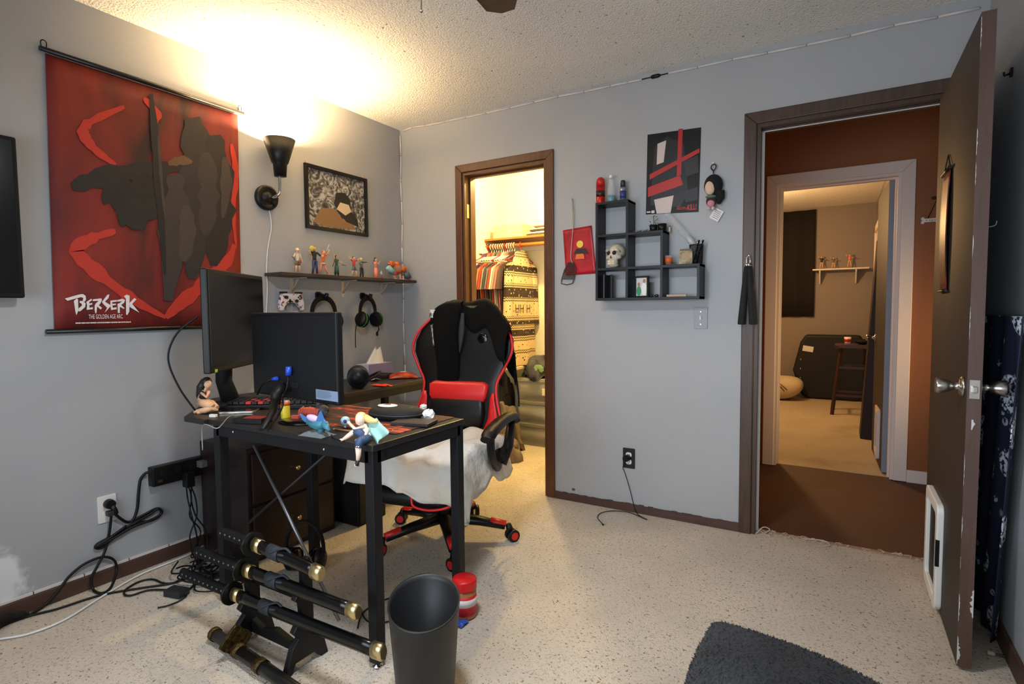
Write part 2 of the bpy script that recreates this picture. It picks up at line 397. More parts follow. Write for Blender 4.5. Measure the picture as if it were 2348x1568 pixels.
# frayed carpet edge in the doorway
mb = MB()
for i in range(70):
    x = random.uniform(DL0-.02, DL1-.02); y = random.uniform(.02, .07)
    mb.tube(cr([(x, y, .002), (x+random.uniform(-.02, .02), y+random.uniform(0, .02), .008), (x+random.uniform(-.03, .03), y+random.uniform(-.01, .03), .002)], 3), .0016, 4)
mb.tube(cr([(2.36, .0, .004), (2.39, .04, .03), (2.42, .05, .02), (2.40, .02, .005), (2.43, .0, .004)], 5), .003, 5)
mb.tube(cr([(2.58, .05, .004), (2.66, .05, .012), (2.69, .02, .006), (2.64, -.02, .003)], 5), .0035, 5)
o = obj('carpet_fringe', mb, mat('carpet_yarn', (190, 172, 152), .9)); tag(o, 'frayed carpet yarn along the edge of the bedroom doorway', 'carpet yarn'); o['kind'] = 'stuff'
struct('trim_threshold', MB().bb((DL0+.0, .045, -.004), (DL1, .075, .004)), mat('tack_strip', (160, 130, 104), .9))

# bedroom door, open at a right angle
DX = 3.055; D0, D1 = -.018, -.832
t = thing('door_1', None, None, (DX+.018, D0, 0), kind='structure')
obj('leaf', MB().bb((DX, D1+.002, .012), (DX+.035, D0, 2.042)), M_doorleaf, t)
obj('edge_band', MB().bb((DX-.0005, D1-.001, .012), (DX+.0355, D1+.002, 2.0425)), M_dooredge, t, label='worn reddish brown lock edge of the door')
mb = MB(); random.seed(31)
def chip(x0, z0, z1, w, side=1, y=D1):
    n = max(4, int((z1-z0)/.006)); L = [(x0, z0)]
    for i in range(n+1): L.append((x0+side*w*random.uniform(.15, 1)*math.sin(PI*(i+.3)/(n+.6))**.5, z0+(z1-z0)*i/n))
    L.append((x0, z1)); mb.prism(L if side > 0 else L[::-1], (0, y, 0), X, Z, .0004, .0022)
for z0, z1, w in ((1.93, 2.03, .003), (1.62, 1.70, .003), (1.53, 1.6, .0018), (1.31, 1.38, .0022), (1.06, 1.16, .0018), (.60, .70, .0018), (.43, .5, .002), (.33, .37, .0016), (.16, .25, .004), (.02, .11, .010)): chip(DX-.0006, z0, z1, w)
chip(DX+.0356, .18, .27, .011, -1); chip(DX+.013, .778, .81, .013)
obj('chipped_paint', mb, M_chip, t, label='white chipped paint on the door edge')
ky, kz = D1+.066, .905
Rk = Matrix.Rotation(PI/2, 4, 'Y')
for s in (-1, 1):
    T = Matrix.Translation((DX if s < 0 else DX+.035, ky, kz)) @ Matrix.Rotation(s*PI/2, 4, 'Y')
    k = obj('knob', MB().lathe([(.0001, 0), (.033, 0), (.033, .004), (.026, .009), (.012, .011), (.011, .028), (.017, .033), (.022, .045), (.026, .068), (.024, .072), (.0001, .072)], 24, T), M_steel, t)
obj('latch_plate', MB().bb((DX+.005, D1-.003, kz-.029), (DX+.03, D1, kz+.029)), M_steel, t)
obj('latch_bolt', MB().box((DX+.017, D1-.008, kz), (.014, .014, .02)), M_steel, t, .002)
# pet flap
fy0, fy1, fz0, fz1 = -.195, -.505, .03, .425
po = [(-p[0]-(fy0+fy1)/-2*-1*0, p[1]) for p in rr(.31, .395, .03)]
fr = obj('pet_flap_frame', MB(), M_white, t) if False else None
cyf, czf = (fy0+fy1)/2, (fz0+fz1)/2
mb = MB()
def ring(mb, outer, inner, o, u, v, d0, d1, mi=0):
    o, u, v = V(o), V(u), V(v); w = u.cross(v).normalized(); k = len(outer)
    vs_ = [o+u*a+v*b+w*d for d in (d0, d1) for pl in (outer, inner) for a, b in pl]
    fs = []
    for i in range(k):
        j = (i+1) % k
        fs += [(i, j, k+j, k+i), (2*k+i, 3*k+i, 3*k+j, 2*k+j), (i, 2*k+i, 2*k+j, j), (k+i, k+j, 3*k+j, 3*k+i)]
    mb.add(vs_, fs, mi); return mb
ring(mb, rr(.315, .40, .03), rr(.235, .315, .02), (DX, cyf, czf), -Y, Z, 0, .022)
f = obj('pet_flap_frame', mb, mat('pet_flap_white', (226, 224, 218), .45), t, .004)
obj('pet_flap_panel', MB().prism(rr(.233, .313, .02), (DX, cyf, czf), -Y, Z, .004, .009), mat('flap_smoke', (24, 19, 16), .5, spec=.3), t)
obj('flap_latch', MB().bb((DX-.024, fy1-.004, .2), (DX-.012, fy1+.004, .3)), M_blk, t)
# recess side toward room: scroll on door is a thing of its own
# ------------------------------------------------------------------ left wall: scroll poster
def fabric(name, c1, c2, c3, sc=(1, 1.5, .5)):
    m = mat(name, c1, .7); nt, b = nodes(m)
    n = tex(nt, 'Noise', 3.2, mapping(nt, sc), Detail=7.0, Distortion=.6)
    nt.links.new(ramp(nt, n.outputs['Fac'], [(.32, c3), (.46, c1), (.62, c2)]), b.inputs['Base Color']); return m
t = thing('wall_scroll', 'large red hanging wall scroll with white brush lettering, between television and wall lamp', 'wall scroll', (.008, -1.645, 1.09))
def sheet(u, v):
    y = -2.045+.805*u+(1-v)*-.02; z = 1.10+1.085*v
    return (.008+.004*math.sin(u*9+v*2)*(1-v)*.5, y, z)
obj('cloth_sheet', MB().grid(sheet, 20, 12, th=.0015), fabric('scroll_red', (104, 24, 18), (128, 32, 22), (48, 18, 14)), t)
def wl(pts, mi=0, mbx=None, d0=.0105, d1=.0115):
    mbx = mbx or MB(); P = [W(0, .01, *q) for q in pts]
    mbx.prism([(p.y, p.z) for p in P], (0, 0, 0), Y, Z, d0, d1, mi); return mbx
# loose brush strokes and a dark blot stand in for the printed artwork
mb = MB(); random.seed(3)
def stroke(pts, w, mbx, d0=.0105, d1=.0115):
    L = []; Rr = []; q = cr([V((*p, 0)) for p in pts], 5)
    for i, p in enumerate(q):
        a = q[max(i-1, 0)]; b = q[min(i+1, len(q)-1)]; tt = (b-a).normalized(); nn = V((-tt.y, tt.x, 0))
        ww = w*math.sin(PI*(.12+.8*i/(len(q)-1)))*random.uniform(.7, 1.3)
        L.append((p+nn*ww)[:2]); Rr.append((p-nn*ww)[:2])
    for i in range(len(L)-1): wl([L[i], L[i+1], Rr[i+1], Rr[i]], 0, mbx, d0, d1)
M_brush = mat('scroll_bright_red', (178, 44, 28), .7)
for k_, (P_, w_) in enumerate((([(285, 245), (215, 275), (190, 300), (215, 340), (265, 378)], 12), ([(265, 530), (215, 545), (175, 575), (230, 630), (310, 690), (380, 728)], 15), ([(380, 728), (420, 690), (470, 650), (520, 600), (538, 560)], 15), ([(330, 225), (360, 262), (350, 290)], 9), ([(530, 330), (541, 400), (534, 480), (541, 560)], 7))):
    mb = MB(); stroke(P_, w_, mb, .0105+.00004*k_, .0112+.00004*k_); obj('brush_stroke', mb, M_brush, t)
# layered dark strokes, an abstract painted mass
tones = [mat('scroll_ink_%d' % i, c, .7) for i, c in enumerate(((30, 25, 25), (40, 34, 33), (52, 44, 42), (24, 20, 21), (62, 52, 46), (96, 66, 44)))]
random.seed(17)
for k_, (P_, w_, ti) in enumerate((([(165, 428), (240, 405), (330, 390), (420, 380)], 24, 0), ([(235, 440), (300, 450), (370, 440), (440, 430)], 42, 3), ([(270, 500), (320, 490), (380, 470)], 30, 0), ([(440, 270), (455, 380), (450, 500), (440, 640)], 40, 1), ([(490, 310), (500, 420), (500, 520), (490, 610)], 36, 0), ([(400, 400), (405, 500), (395, 590), (385, 690)], 34, 2), ([(470, 350), (478, 450), (470, 540)], 22, 2), ([(425, 470), (430, 540), (420, 600)], 20, 4), ([(515, 360), (518, 430), (510, 500)], 12, 4), ([(385, 375), (415, 368), (440, 372)], 10, 5), ([(346, 215), (356, 330), (366, 460), (378, 630)], 10, 3), ([(362, 310), (370, 420), (378, 500)], 3.5, 4))):
    mb = MB(); stroke(P_, w_, mb, .0114+.00012*k_, .0118+.00012*k_); obj('ink_stroke', mb, tones[ti], t)
LET = [[(120,298),(330,238),(395,228),(437,255),(445,310),(425,345),(395,335),(405,290),(370,275),(160,333)],
 [(258,335),(305,298),(322,310),(328,480),(298,552),(282,500)],
 [(350,335),(400,335),(440,375),(430,430),(355,495),(322,490),(326,455),(385,405),(375,375),(345,360)],
 [(450,350),(530,300),(535,325),(495,350),(497,375),(540,365),(540,390),(497,400),(498,440),(552,430),(550,462),(455,472),(462,400)],
 [(550,310),(680,295),(690,320),(665,375),(640,400),(690,440),(670,465),(615,420),(605,520),(590,527),(578,470),(580,400),(600,370),(640,335),(550,335)],
 [(805,235),(790,290),(735,345),(815,395),(820,420),(735,512),(770,440),(705,375),(690,350),(775,240)],
 [(820,330),(915,320),(915,345),(845,355),(850,380),(905,375),(905,395),(850,405),(855,440),(915,432),(915,462),(832,475),(820,400)],
 [(920,325),(1000,300),(1045,320),(1030,365),(985,395),(1040,450),(1020,455),(965,425),(965,520),(935,520),(930,380),(960,370),(1000,340),(925,345)],
 [(1028,262),(1070,238),(1115,255),(1110,500),(1080,552),(1062,545),(1060,300)],
 [(1110,370),(1190,290),(1220,310),(1155,380),(1265,515),(1120,430)]]
mb = MB()
for L in LET: wl([(130+a/6.709, 640+b/6.709) for a, b in L], 0, mb, .0126, .0140)
M_print = mat('white_print', (222, 216, 214), .7)
obj('lettering', mb, M_print, t, label='white brush lettering')
pa = W(0, .012, 203, 731); pb = W(0, .012, 281, 731)
text('subtitle', 'THE GOLDEN AGE ARC', .026, (.0142, pa.y, pa.z), Y, Z, M_print, t, w=pb.y-pa.y)
pa = W(0, .012, 173, 741); pb = W(0, .012, 301, 741)
mb = MB()
for i in range(40):
    a = pa.y+(pb.y-pa.y)*i/40; mb.bb((.012, a, pa.z-.002), (.0135, a+(pb.y-pa.y)/40*random.uniform(.5, .95), pa.z+.003))
obj('fine_print', mb, M_print, t)
M_rod = mat('rod_dark', (26, 22, 22), .35)
obj('rod', MB().cyl((.014, -2.065, 2.197), (.014, -1.212, 2.197), .0095), M_rod, t)
obj('rod', MB().cyl((.014, -2.095, 1.094), (.014, -1.245, 1.094), .0095), M_rod, t)
for y in (-2.05, -1.23): obj('hanging_eye', MB().tube(cr([(.012, y-.008, 2.205), (.012, y-.009, 2.225), (.012, y, 2.233), (.012, y+.009, 2.225), (.012, y+.008, 2.205)], 4), .002, 6), M_blkm, t)

# television at the left edge of the picture
t = thing('television', 'black flat television on the wall at the left edge of the picture', 'television', (.05, -2.7, 1.225))
obj('casing', MB().bb((.03, -3.22, 1.225), (.075, -2.172, 1.817)), M_blkm, t, .006)
obj('screen', MB().bb((.0745, -3.20, 1.243), (.0765, -2.187, 1.802)), M_blkg, t)
obj('wall_bracket', MB().bb((.002, -2.9, 1.4), (.032, -2.5, 1.65)), M_blkmetal, t)

# wall lamp
t = thing('wall_lamp', 'black cone wall lamp shining up at the ceiling, chrome arm and round base', 'lamp', (0, -1.091, 1.785))
Rx = Matrix.Translation((0, -1.091, 1.785)) @ Matrix.Rotation(PI/2, 4, 'Y')
obj('base', MB().lathe([(.0001, 0), (.066, 0), (.068, .012), (.064, .026), (.05, .030), (.044, .022), (.03, .022), (.026, .034), (.0001, .036)], 28, Rx), M_blk, t)
obj('switch_knob', MB().cyl((.028, -1.055, 1.755), (.040, -1.055, 1.755), .009, n=12), M_blk, t)
obj('arm', MB().tube(cr([(.03, -1.091, 1.785), (.07, -1.085, 1.785), (.098, -1.075, 1.80), (.1, -1.072, 1.84), (.1, -1.071, 1.91)], 6), .008, 10), M_chrome, t)
T = Matrix.Translation((.1, -1.066, 1.893))
obj('shade', MB().lathe([(.0001, 0), (.031, 0), (.036, .065), (.043, .072), (.082, .195), (.0795, .195), (.041, .076), (.034, .07), (.029, .008), (.0001, .008)], 32, T), M_blk, t)
M_bulb = mat('lit_bulb', (255, 226, 170), .3, emit=30)
obj('bulb', MB().ell((.1, -1.066, 2.0), (.026, .026, .036)), M_bulb, t)
lm = lamp('wall_lamp_light', 'POINT', (.1, -1.066, 2.052), 108, (1.0, .68, .34), .025)
wp = [W(0, .004, *q) for q in ((617, 480), (622, 520), (614, 570), (611, 620), (613, 660), (611, 705), (608, 760))]
o = obj('lamp_cord', MB().tube(cr(wp, 5), .0026, 6), M_wplastic); tag(o, 'thin white cord hanging down the wall from the black wall lamp', 'cord')

# framed picture
t = thing('framed_picture', 'black framed monochrome collage picture above the figurine shelf', 'picture', (.0, -.59, 1.655))
y0, y1, z0, z1 = -.836, -.346, 1.655, 2.032
mb = MB(); ring(mb, [(y0, z0), (y1, z0), (y1, z1), (y0, z1)], [(y0+.02, z0+.02), (y1-.02, z0+.02), (y1-.02, z1-.02), (y0+.02, z1-.02)], (0, 0, 0), Y, Z, .001, .02)
obj('frame', mb, M_blk, t, .002)
m = mat('collage_print', (150, 150, 150), .55); nt, b = nodes(m)
vo = tex(nt, 'Voronoi', 16); nz = tex(nt, 'Noise', 20, Detail=5.0, Distortion=2.0); v2 = tex(nt, 'Voronoi', 9); v2.distance = 'CHEBYCHEV'
g = ramp(nt, nz.outputs['Fac'], [(.40, (60, 58, 58)), (.5, (130, 128, 126)), (.60, (212, 210, 208))])
nt.links.new(mix(nt, .5, g, ramp(nt, v2.outputs['Color'], [(.2, (70, 68, 68)), (.8, (215, 212, 210))]), 'MULTIPLY'), b.inputs['Base Color'])
obj('print', MB().bb((.003, y0+.02, z0+.02), (.006, y1-.02, z1-.02)), m, t)
mb = MB(); mb.prism([(-.78, 1.70), (-.72, 1.79), (-.62, 1.80), (-.55, 1.74), (-.47, 1.72), (-.44, 1.69), (-.56, 1.685), (-.68, 1.68)], (0, 0, 0), Y, Z, .006, .0066)
obj('brown_patch', mb, mat('collage_brown', (140, 104, 68), .6), t)
mb = MB(); mb.prism([(-.62, 1.83), (-.60, 1.90), (-.53, 1.91), (-.49, 1.88), (-.48, 1.80), (-.43, 1.76), (-.42, 1.71), (-.52, 1.73), (-.58, 1.77)], (0, 0, 0), Y, Z, .0062, .0069)
obj('black_patch', mb, mat('collage_black', (26, 24, 24), .6), t)
obj('cream_patch', MB().prism([(-.60, 1.80), (-.57, 1.845), (-.50, 1.84), (-.48, 1.80), (-.53, 1.77)], (0, 0, 0), Y, Z, .0065, .0073), mat('collage_cream', (214, 190, 158), .6), t)
for y in (y0+.02, y1-.02): obj('hook', MB().box((.004, y, z1+.008), (.006, .012, .02)), mat('hook_pink', (200, 150, 130), .5), t)

# figurine shelf
ST = 1.378
t = thing('wall_shelf', 'dark wooden wall shelf on metal brackets carrying a row of figurines', 'shelf', (.075, -.58, 1.36))
obj('board', MB().bb((.004, -1.115, 1.36), (.152, -.03, ST)), wood('shelf_dark_wood', (58, 48, 46), (44, 36, 34), .5, (3, 1.2, 10)), t, .002)
M_brk = mat('bracket_metal', (190, 180, 168), .45, .4)
for y in (-.94, -.565, -.222):
    br = obj('bracket', MB().bb((.0, y-.011, 1.255), (.004, y+.011, 1.36)).bb((.0, y-.011, 1.354), (.12, y+.011, 1.359)).tube([(.003, y, 1.28), (.06, y, 1.355)], .004, 6), M_brk, t)
    for z in (1.272, 1.34): obj('screw', MB().cyl((.004, y, z), (.0065, y, z), .004, n=8), M_steel, br)

GRP = 'figurines on the wall shelf'
# ------------------------------------------------------------------ plain painted figurines (no faces, no known characters)
SK = mat('figure_skin', (226, 178, 138), .5)
def col_(name, c): return mat('paint_'+name, c, .5)
F = dict(brown=(112, 92, 66), dark=(34, 34, 40), navy=(40, 50, 92), orange=(232, 112, 30), yellow=(206, 182, 86), green=(42, 86, 62), red=(198, 52, 46), pink=(236, 128, 110), blonde=(226, 180, 90), black=(24, 22, 22), denim=(84, 108, 132), teal=(150, 196, 190), grey=(86, 96, 102), cream=(232, 210, 176), magenta=(206, 70, 96), white=(228, 224, 218), blue=(60, 110, 170))
F = {k: col_(k, v) for k, v in F.items()}
def fig(name, label, loc, rotz, h, legs, top, hair, arms, spread=.07, lean=0, twist=0, skirt=None, shoes=None, sleeve=.5, group=None, cat='figurine', long_hair=False, bare=0.0, fat=1.0):
    """standing figurine of height h facing local -y; arms = two (elbow, hand) offset pairs in units of h"""
    t = thing(name, label, cat, loc, rotz, group)
    if group == GRP: t.scale = (1.1, 1.1, 1.1)
    S = lambda x, y, z: V((x*h, y*h, z*h))
    hp = S(0, lean*.2, .47); ch = S(lean*.5, lean*.3, .74); hd = S(lean*.75, lean*.3, .89)
    mbL = MB(); mbK = MB(); pieces = []
    for s, lg in ((-1, twist), (1, -twist)):
        a = hp+S(s*.045*fat, 0, 0); kn = S(s*(.045+spread*.5), -.02+lg*.5, .25); an = S(s*(.045+spread), lg, .03)
        if bare:
            mk = kn.lerp(a, bare)
            mbL.tube([a, mk], [.052*h*fat, .05*h*fat], 8); pieces.append(('lower_leg', MB().tube([mk, kn, an], [.038*h, .034*h, .022*h], 8), SK))
        else: mbL.tube([a, kn, an], [.052*h*fat, .042*h*fat, .028*h*fat], 8)
        pieces.append(('shoe', MB().ell(an+S(0, -.03, -.005), (.026*h, .058*h, .026*h), 8, 6), shoes or F['brown']))
    mbL.ell(hp, (.085*h*fat, .06*h*fat, .055*h), 10, 6)
    mbT = MB(); mbT.loft([[c+S(rx*math.cos(a), ry*math.sin(a), 0) for a in [2*PI*i/10 for i in range(10)]] for c, rx, ry in ((hp, .075*fat, .05*fat), (hp.lerp(ch, .4), .066*fat, .047*fat), (hp.lerp(ch, .8), .09*fat, .055*fat), (ch+S(0, 0, .04), .085*fat, .045*fat), (ch+S(0, 0, .07), .03, .028))])
    mbK.cyl(ch+S(0, 0, .05), hd, .025*h, n=8); mbK.ell(hd, (.062*h, .066*h, .08*h), 12, 8)
    for s, (e, q) in zip((-1, 1), arms):
        sh = ch+S(s*.1*fat, 0, .03); el = sh+S(*e); ha = el+S(*q)
        mid = sh.lerp(el, 1.0)
        mbT.tube([sh, sh.lerp(el, sleeve*2 if sleeve < .5 else 1.0)], [.034*h, .03*h], 8)
        if sleeve >= 1: mbT.tube([el, el.lerp(ha, .85)], [.028*h, .025*h], 8)
        pieces.append(('arm', MB().tube([sh, el, ha], [.025*h, .023*h, .018*h], 8).ell(ha, .026*h, 8, 6), SK))
    mbH = MB(); mbH.ell(hd+S(0, .014, .022), (.07*h, .07*h, .072*h), 12, 8)
    if long_hair: mbH.tube([hd+S(0, .03, .0), hd+S(0, .06, -.12), hd+S(0, .05, -.26)], [.06*h, .06*h, .03*h], 8)
    obj('legs', mbL, legs, t, local=True); obj('torso', mbT, top, t, local=True); obj('head', mbK, SK, t, local=True); obj('hair', mbH, hair, t, local=True)
    for nm, mbx, mm in pieces: obj(nm, mbx, mm, t, local=True)
    if skirt:
        c = skirt; obj('skirt', MB().lathe([(.07*h, .50*h), (.12*h, c[1]*h), (.115*h, c[1]*h), (.06*h, .5*h)], 14), c[0], t, local=True)
    return t
AD = lambda s: ((s*.06, -.02, -.16), (s*.02, -.06, -.13))
HF = PI/2
def sp(px, x=.08): return (x, W(0, x, px, 625).y, ST)
t = fig('figurine', 'figurine in khaki overalls with pale hat holding a slingshot, leftmost on wall shelf', sp(683), HF, .132, F['brown'], F['cream'], F['black'], (((-.1, -.05, -.14), (-.12, -.1, .0)), AD(1)), spread=.06, group=GRP, bare=.35)
obj('hat', MB().lathe([(.0001, .132), (.008, .131), (.009, .122), (.018, .120), (.018, .118), (.0001, .118)], 14), F['cream'], t, local=True)
obj('bag', MB().ell((.014, 0, .062), (.008, .006, .009)), F['red'], t, local=True)
obj('slingshot', MB().tube([(-.032, -.02, .066), (-.04, -.022, .078), (-.05, -.022, .084)], .0022, 6), F['brown'], t, local=True)
t = fig('figurine', 'figurine in dark jeans and navy top bending with a round yellow bundle held out', sp(722), HF, .155, F['navy'], F['dark'], F['brown'], (((-.08, -.06, -.1), (-.1, -.05, .1)), ((.1, -.08, -.12), (.1, 0, .02))), spread=.05, group=GRP)
obj('bundle', MB().ell((-.024, -.01, .135), (.013, .013, .016)), F['yellow'], t, local=True)
t = fig('figurine', 'figurine in orange top with coral legs striding forward, sword raised on wall shelf', sp(741), HF, .138, F['pink'], F['orange'], F['orange'], (((-.07, -.1, -.1), (-.02, -.1, .04)), ((.1, -.02, .1), (.08, 0, .14))), spread=.13, twist=.06, lean=.1, group=GRP, shoes=F['pink'])
obj('sword', MB().tube([(.028, 0, .132), (.046, 0, .168)], .0016, 6), F['white'], t, local=True)
obj('waist_cloth', MB().lathe([(.012, .066), (.014, .058), (.0001, .058)], 10), F['teal'], t, local=True)
t = fig('figurine', 'figurine in long green coat swinging thin dark swords out to both sides', sp(772), HF, .118, F['dark'], F['green'], F['green'], (((-.06, -.05, .06), (-.02, -.02, .12)), ((.08, -.04, -.1), (.12, -.02, -.02))), spread=.05, group=GRP, skirt=(F['green'], .12), sleeve=.2)
obj('sword', MB().tube([(-.008, -.01, .112), (-.024, -.012, .082), (-.038, -.012, .05)], .0016, 6), F['black'], t, local=True)
obj('sword', MB().tube([(.03, -.008, .064), (.062, -.008, .062)], .0016, 6), F['black'], t, local=True)
t = fig('figurine', 'figurine in open red shirt and blue shorts stretching an arm upward', sp(812), HF, .122, F['denim'], F['red'], F['brown'], (((-.12, -.03, .05), (-.12, -.02, .09)), ((.07, -.08, .02), (.03, -.05, .09))), spread=.09, twist=.04, group=GRP, bare=.3)
t = fig('figurine', 'blond figurine in slim dark suit with one arm held out straight', sp(829), HF, .118, F['dark'], F['grey'], F['blonde'], (((-.05, -.05, -.1), (-.01, -.1, .0)), ((.15, 0, .0), (.15, 0, .02))), spread=.04, group=GRP, sleeve=1.0)
t = fig('figurine', 'slender figurine with long black hair in a coral dress on wall shelf', sp(862), HF, .128, F['pink'], F['pink'], F['black'], (((-.03, -.06, -.1), (.05, -.07, .08)), ((.06, -.05, -.09), (-.02, -.08, .1))), spread=.02, group=GRP, skirt=(F['pink'], .02), long_hair=True, sleeve=.1)
t = fig('figurine', 'tiny pale blue figurine crouching beside the coral dress figurine', (.105, W(0, .105, 875, 625).y, ST), HF, .05, F['magenta'], F['teal'], F['teal'], (AD(-1), AD(1)), spread=.06, fat=1.5, group=GRP)
# the burly one with ball shoulders
bx, by = .085, W(0, .085, 910, 630).y
t = thing('figurine', 'burly figurine with round red and yellow shoulders and huge blue forearms', 'figurine', (bx, by, ST), HF, GRP); t.scale = (1.55, 1.3, 1.3)
obj('torso', MB().loft([[(rx*math.cos(a), ry*math.sin(a), z) for a in [2*PI*i/12 for i in range(12)]] for rx, ry, z in ((.012, .01, .028), (.026, .018, .045), (.032, .02, .065), (.02, .014, .078))]), mat('paint_tan', (190, 130, 96), .5), t, local=True)
mb = MB()
for s in (-1, 1): mb.tube([(s*.012, 0, .034), (s*.02, -.004, .018), (s*.016, -.004, .003)], [.009, .006, .004], 8); mb.ell((s*.016, -.01, .004), (.006, .011, .004), 8, 6)
obj('legs', mb, SK, t, local=True)
obj('hair', MB().ell((0, -.004, .083), (.014, .013, .012)), F['orange'], t, local=True)
m = mat('ball_red_yellow', (200, 50, 40), .4); nt, b = nodes(m)
wv = tex(nt, 'Wave', 60); nt.links.new(ramp(nt, wv.outputs['Fac'], [(.6, (196, 44, 36)), (.75, (224, 160, 40))]), b.inputs['Base Color'])
for x, z in ((-.038, .082), (.038, .058)): obj('shoulder_ball', MB().ell((x, -.006, z), .017), m, t, local=True)
obj('forearm', MB().tube([(-.066, -.012, .062), (-.036, -.014, .038)], [.013, .015], 10), F['teal'], t, local=True)
obj('hand', MB().ell((-.03, -.016, .032), .011), F['magenta'], t, local=True)
obj('forearm', MB().tube([(.05, -.012, .042), (.06, -.014, .012)], [.014, .018], 10), F['grey'], t, local=True)
obj('hand', MB().ell((.064, -.016, .007), (.012, .01, .006)), F['magenta'], t, local=True)
obj('belt', MB().ell((0, -.004, .04), (.02, .015, .006)), F['red'], t, local=True)

# ------------------------------------------------------------------ controller and headsets on the left wall
c = W(0, .03, 668, 690)
t = thing('game_controller', 'white game controller with red splatter mounted on the wall under the shelf', 'game controller', (.0, c.y, c.z-.05))
gp = [(-.078, -.052), (-.062, -.058), (-.048, -.03), (-.03, -.012), (.03, -.012), (.048, -.03), (.062, -.058), (.078, -.052), (.08, -.015), (.068, .03), (.05, .046), (.022, .043), (-.022, .043), (-.05, .046), (-.068, .03), (-.08, -.015)]
m = mat('splatter_white', (222, 214, 212), .4); nt, b = nodes(m)
n1 = tex(nt, 'Noise', 62, Detail=2.0); nt.links.new(ramp(nt, n1.outputs['Fac'], [(.56, (224, 216, 214)), (.6, (150, 40, 44))]), b.inputs['Base Color'])
obj('shell', MB().prism(gp, (0, c.y, c.z), Y, Z, .012, .045), m, t, .012, seg=4)
for a_, b_ in ((-.045, .02), (.022, 0)): obj('thumbstick', MB().cyl((.043, c.y+a_, c.z+b_), (.054, c.y+a_, c.z+b_), .009), M_blk, t)
for a, bq in ((.036, .02), (.054, .02), (.045, .029), (.045, .011)): obj('button', MB().cyl((.044, c.y+a, c.z+bq), (.049, c.y+a, c.z+bq), .0045, n=10), M_blk, t)
mb = MB(); mb.box((.046, c.y-.02, c.z-.002), (.006, .024, .007)); mb.box((.046, c.y-.02, c.z-.002), (.006, .007, .024)); obj('direction_pad', mb, M_blk, t)
for s_ in (-.05, .05): obj('bumper', MB().box((.03, c.y+s_, c.z+.047), (.03, .035, .01)), M_blk, t, .003)
obj('wall_mount', MB().bb((0, c.y-.02, c.z-.06), (.014, c.y+.02, c.z+.02)).bb((0, c.y-.03, c.z-.062), (.05, c.y+.03, c.z-.056)), mat('clear_plastic', (220, 220, 220), .1, alpha=.35), t)

def headset(name, label, hookname, hooklabel, y, ztop, accent=None, cable=None, rz=0, tilt=.0):
    h = thing(hookname, hooklabel, 'hook', (0, y, ztop-.02))
    obj('plate', MB().prism(rr(.045, .045, .015), (0, y, ztop+.0), Y, Z, 0, .012), M_blk, h, .003)
    obj('peg', MB().tube([(.01, y, ztop+.002), (.075, y, ztop-.012), (.082, y, ztop+.01)], [.016, .014, .012], 10), M_blk, h)
    t = thing(name, label, 'headset', (.05, y, ztop-.2), rz)
    A = MTX[t]
    def P(a, r=.088, z0=.088): return (0, r*math.sin(a)*.95, z0+.1+r*math.cos(a)-.088-.0)
    arc = [(0.0, .086*math.sin(a), .094+.092*math.cos(a)) for a in [math.radians(d) for d in range(-105, 106, 10)]]
    obj('headband', MB().tube(arc, [.013+.004*math.cos(math.radians(d*.85)) for d in range(-105, 106, 10)], 10, flat=.55), M_blkm, t, local=True)
    for s in (-1, 1):
        T = Matrix.Translation((.01, s*.075, .045)) @ Matrix.Rotation(s*-PI/2+.25*s, 4, 'X')
        cp = obj('ear_cup', MB().lathe([(.0001, -.004), (.036, -.004), (.043, .008), (.043, .022), (.036, .034), (.0001, .036)], 24, T, 0, 1, 1.15), M_blk, t, local=True)
        obj('ear_pad', MB().lathe([(.02, -.018), (.034, -.02), (.042, -.012), (.042, -.003), (.03, -.003)], 24, T, 0, 1, 1.15), M_blkm, cp, local=True)
        if accent: obj('ring', MB().tube([T @ V((.0435*math.cos(a), .0435*1.15*math.sin(a), .015)) for a in [2*PI*i/24 for i in range(24)]], .0022, 6, closed=True), accent, cp, local=True)
        obj('yoke', MB().tube(cr([(0, s*.083, .1), (.0, s*.094, .075), (.0, s*.098, .05)], 4), .006, 8), M_blkm, t, local=True)
    if cable: obj('cable', MB().tube(cr(cable, 6), .0028, 6), M_blkm, t)
    return t
t = headset('headset', 'black headset hanging on a wall hook, half hidden behind the monitor', 'headset_hook', 'black wall hook carrying the half hidden headset', W(0, .05, 742, 690).y, 1.262)
yh = W(0, .05, 843, 690).y
t = headset('headset', 'black headset with green rings hanging on the wall by the room corner', 'headset_hook', 'black wall hook carrying the green ringed headset by the corner', yh, 1.265, mat('accent_green', (30, 150, 60), .4), cable=[(.05, yh-.092, 1.11), (.04, yh-.1, 1.05), (.03, yh-.095, .98), (.02, yh-.085, .93)], rz=.2)
obj('microphone', MB().tube(cr([(.06, yh+.06, 1.09), (.07, yh+.075, 1.05), (.07, yh+.06, 1.02)], 4), [.004]*9, 8).ell((.07, yh+.058, 1.015), (.008, .008, .016)), M_blkm, t)

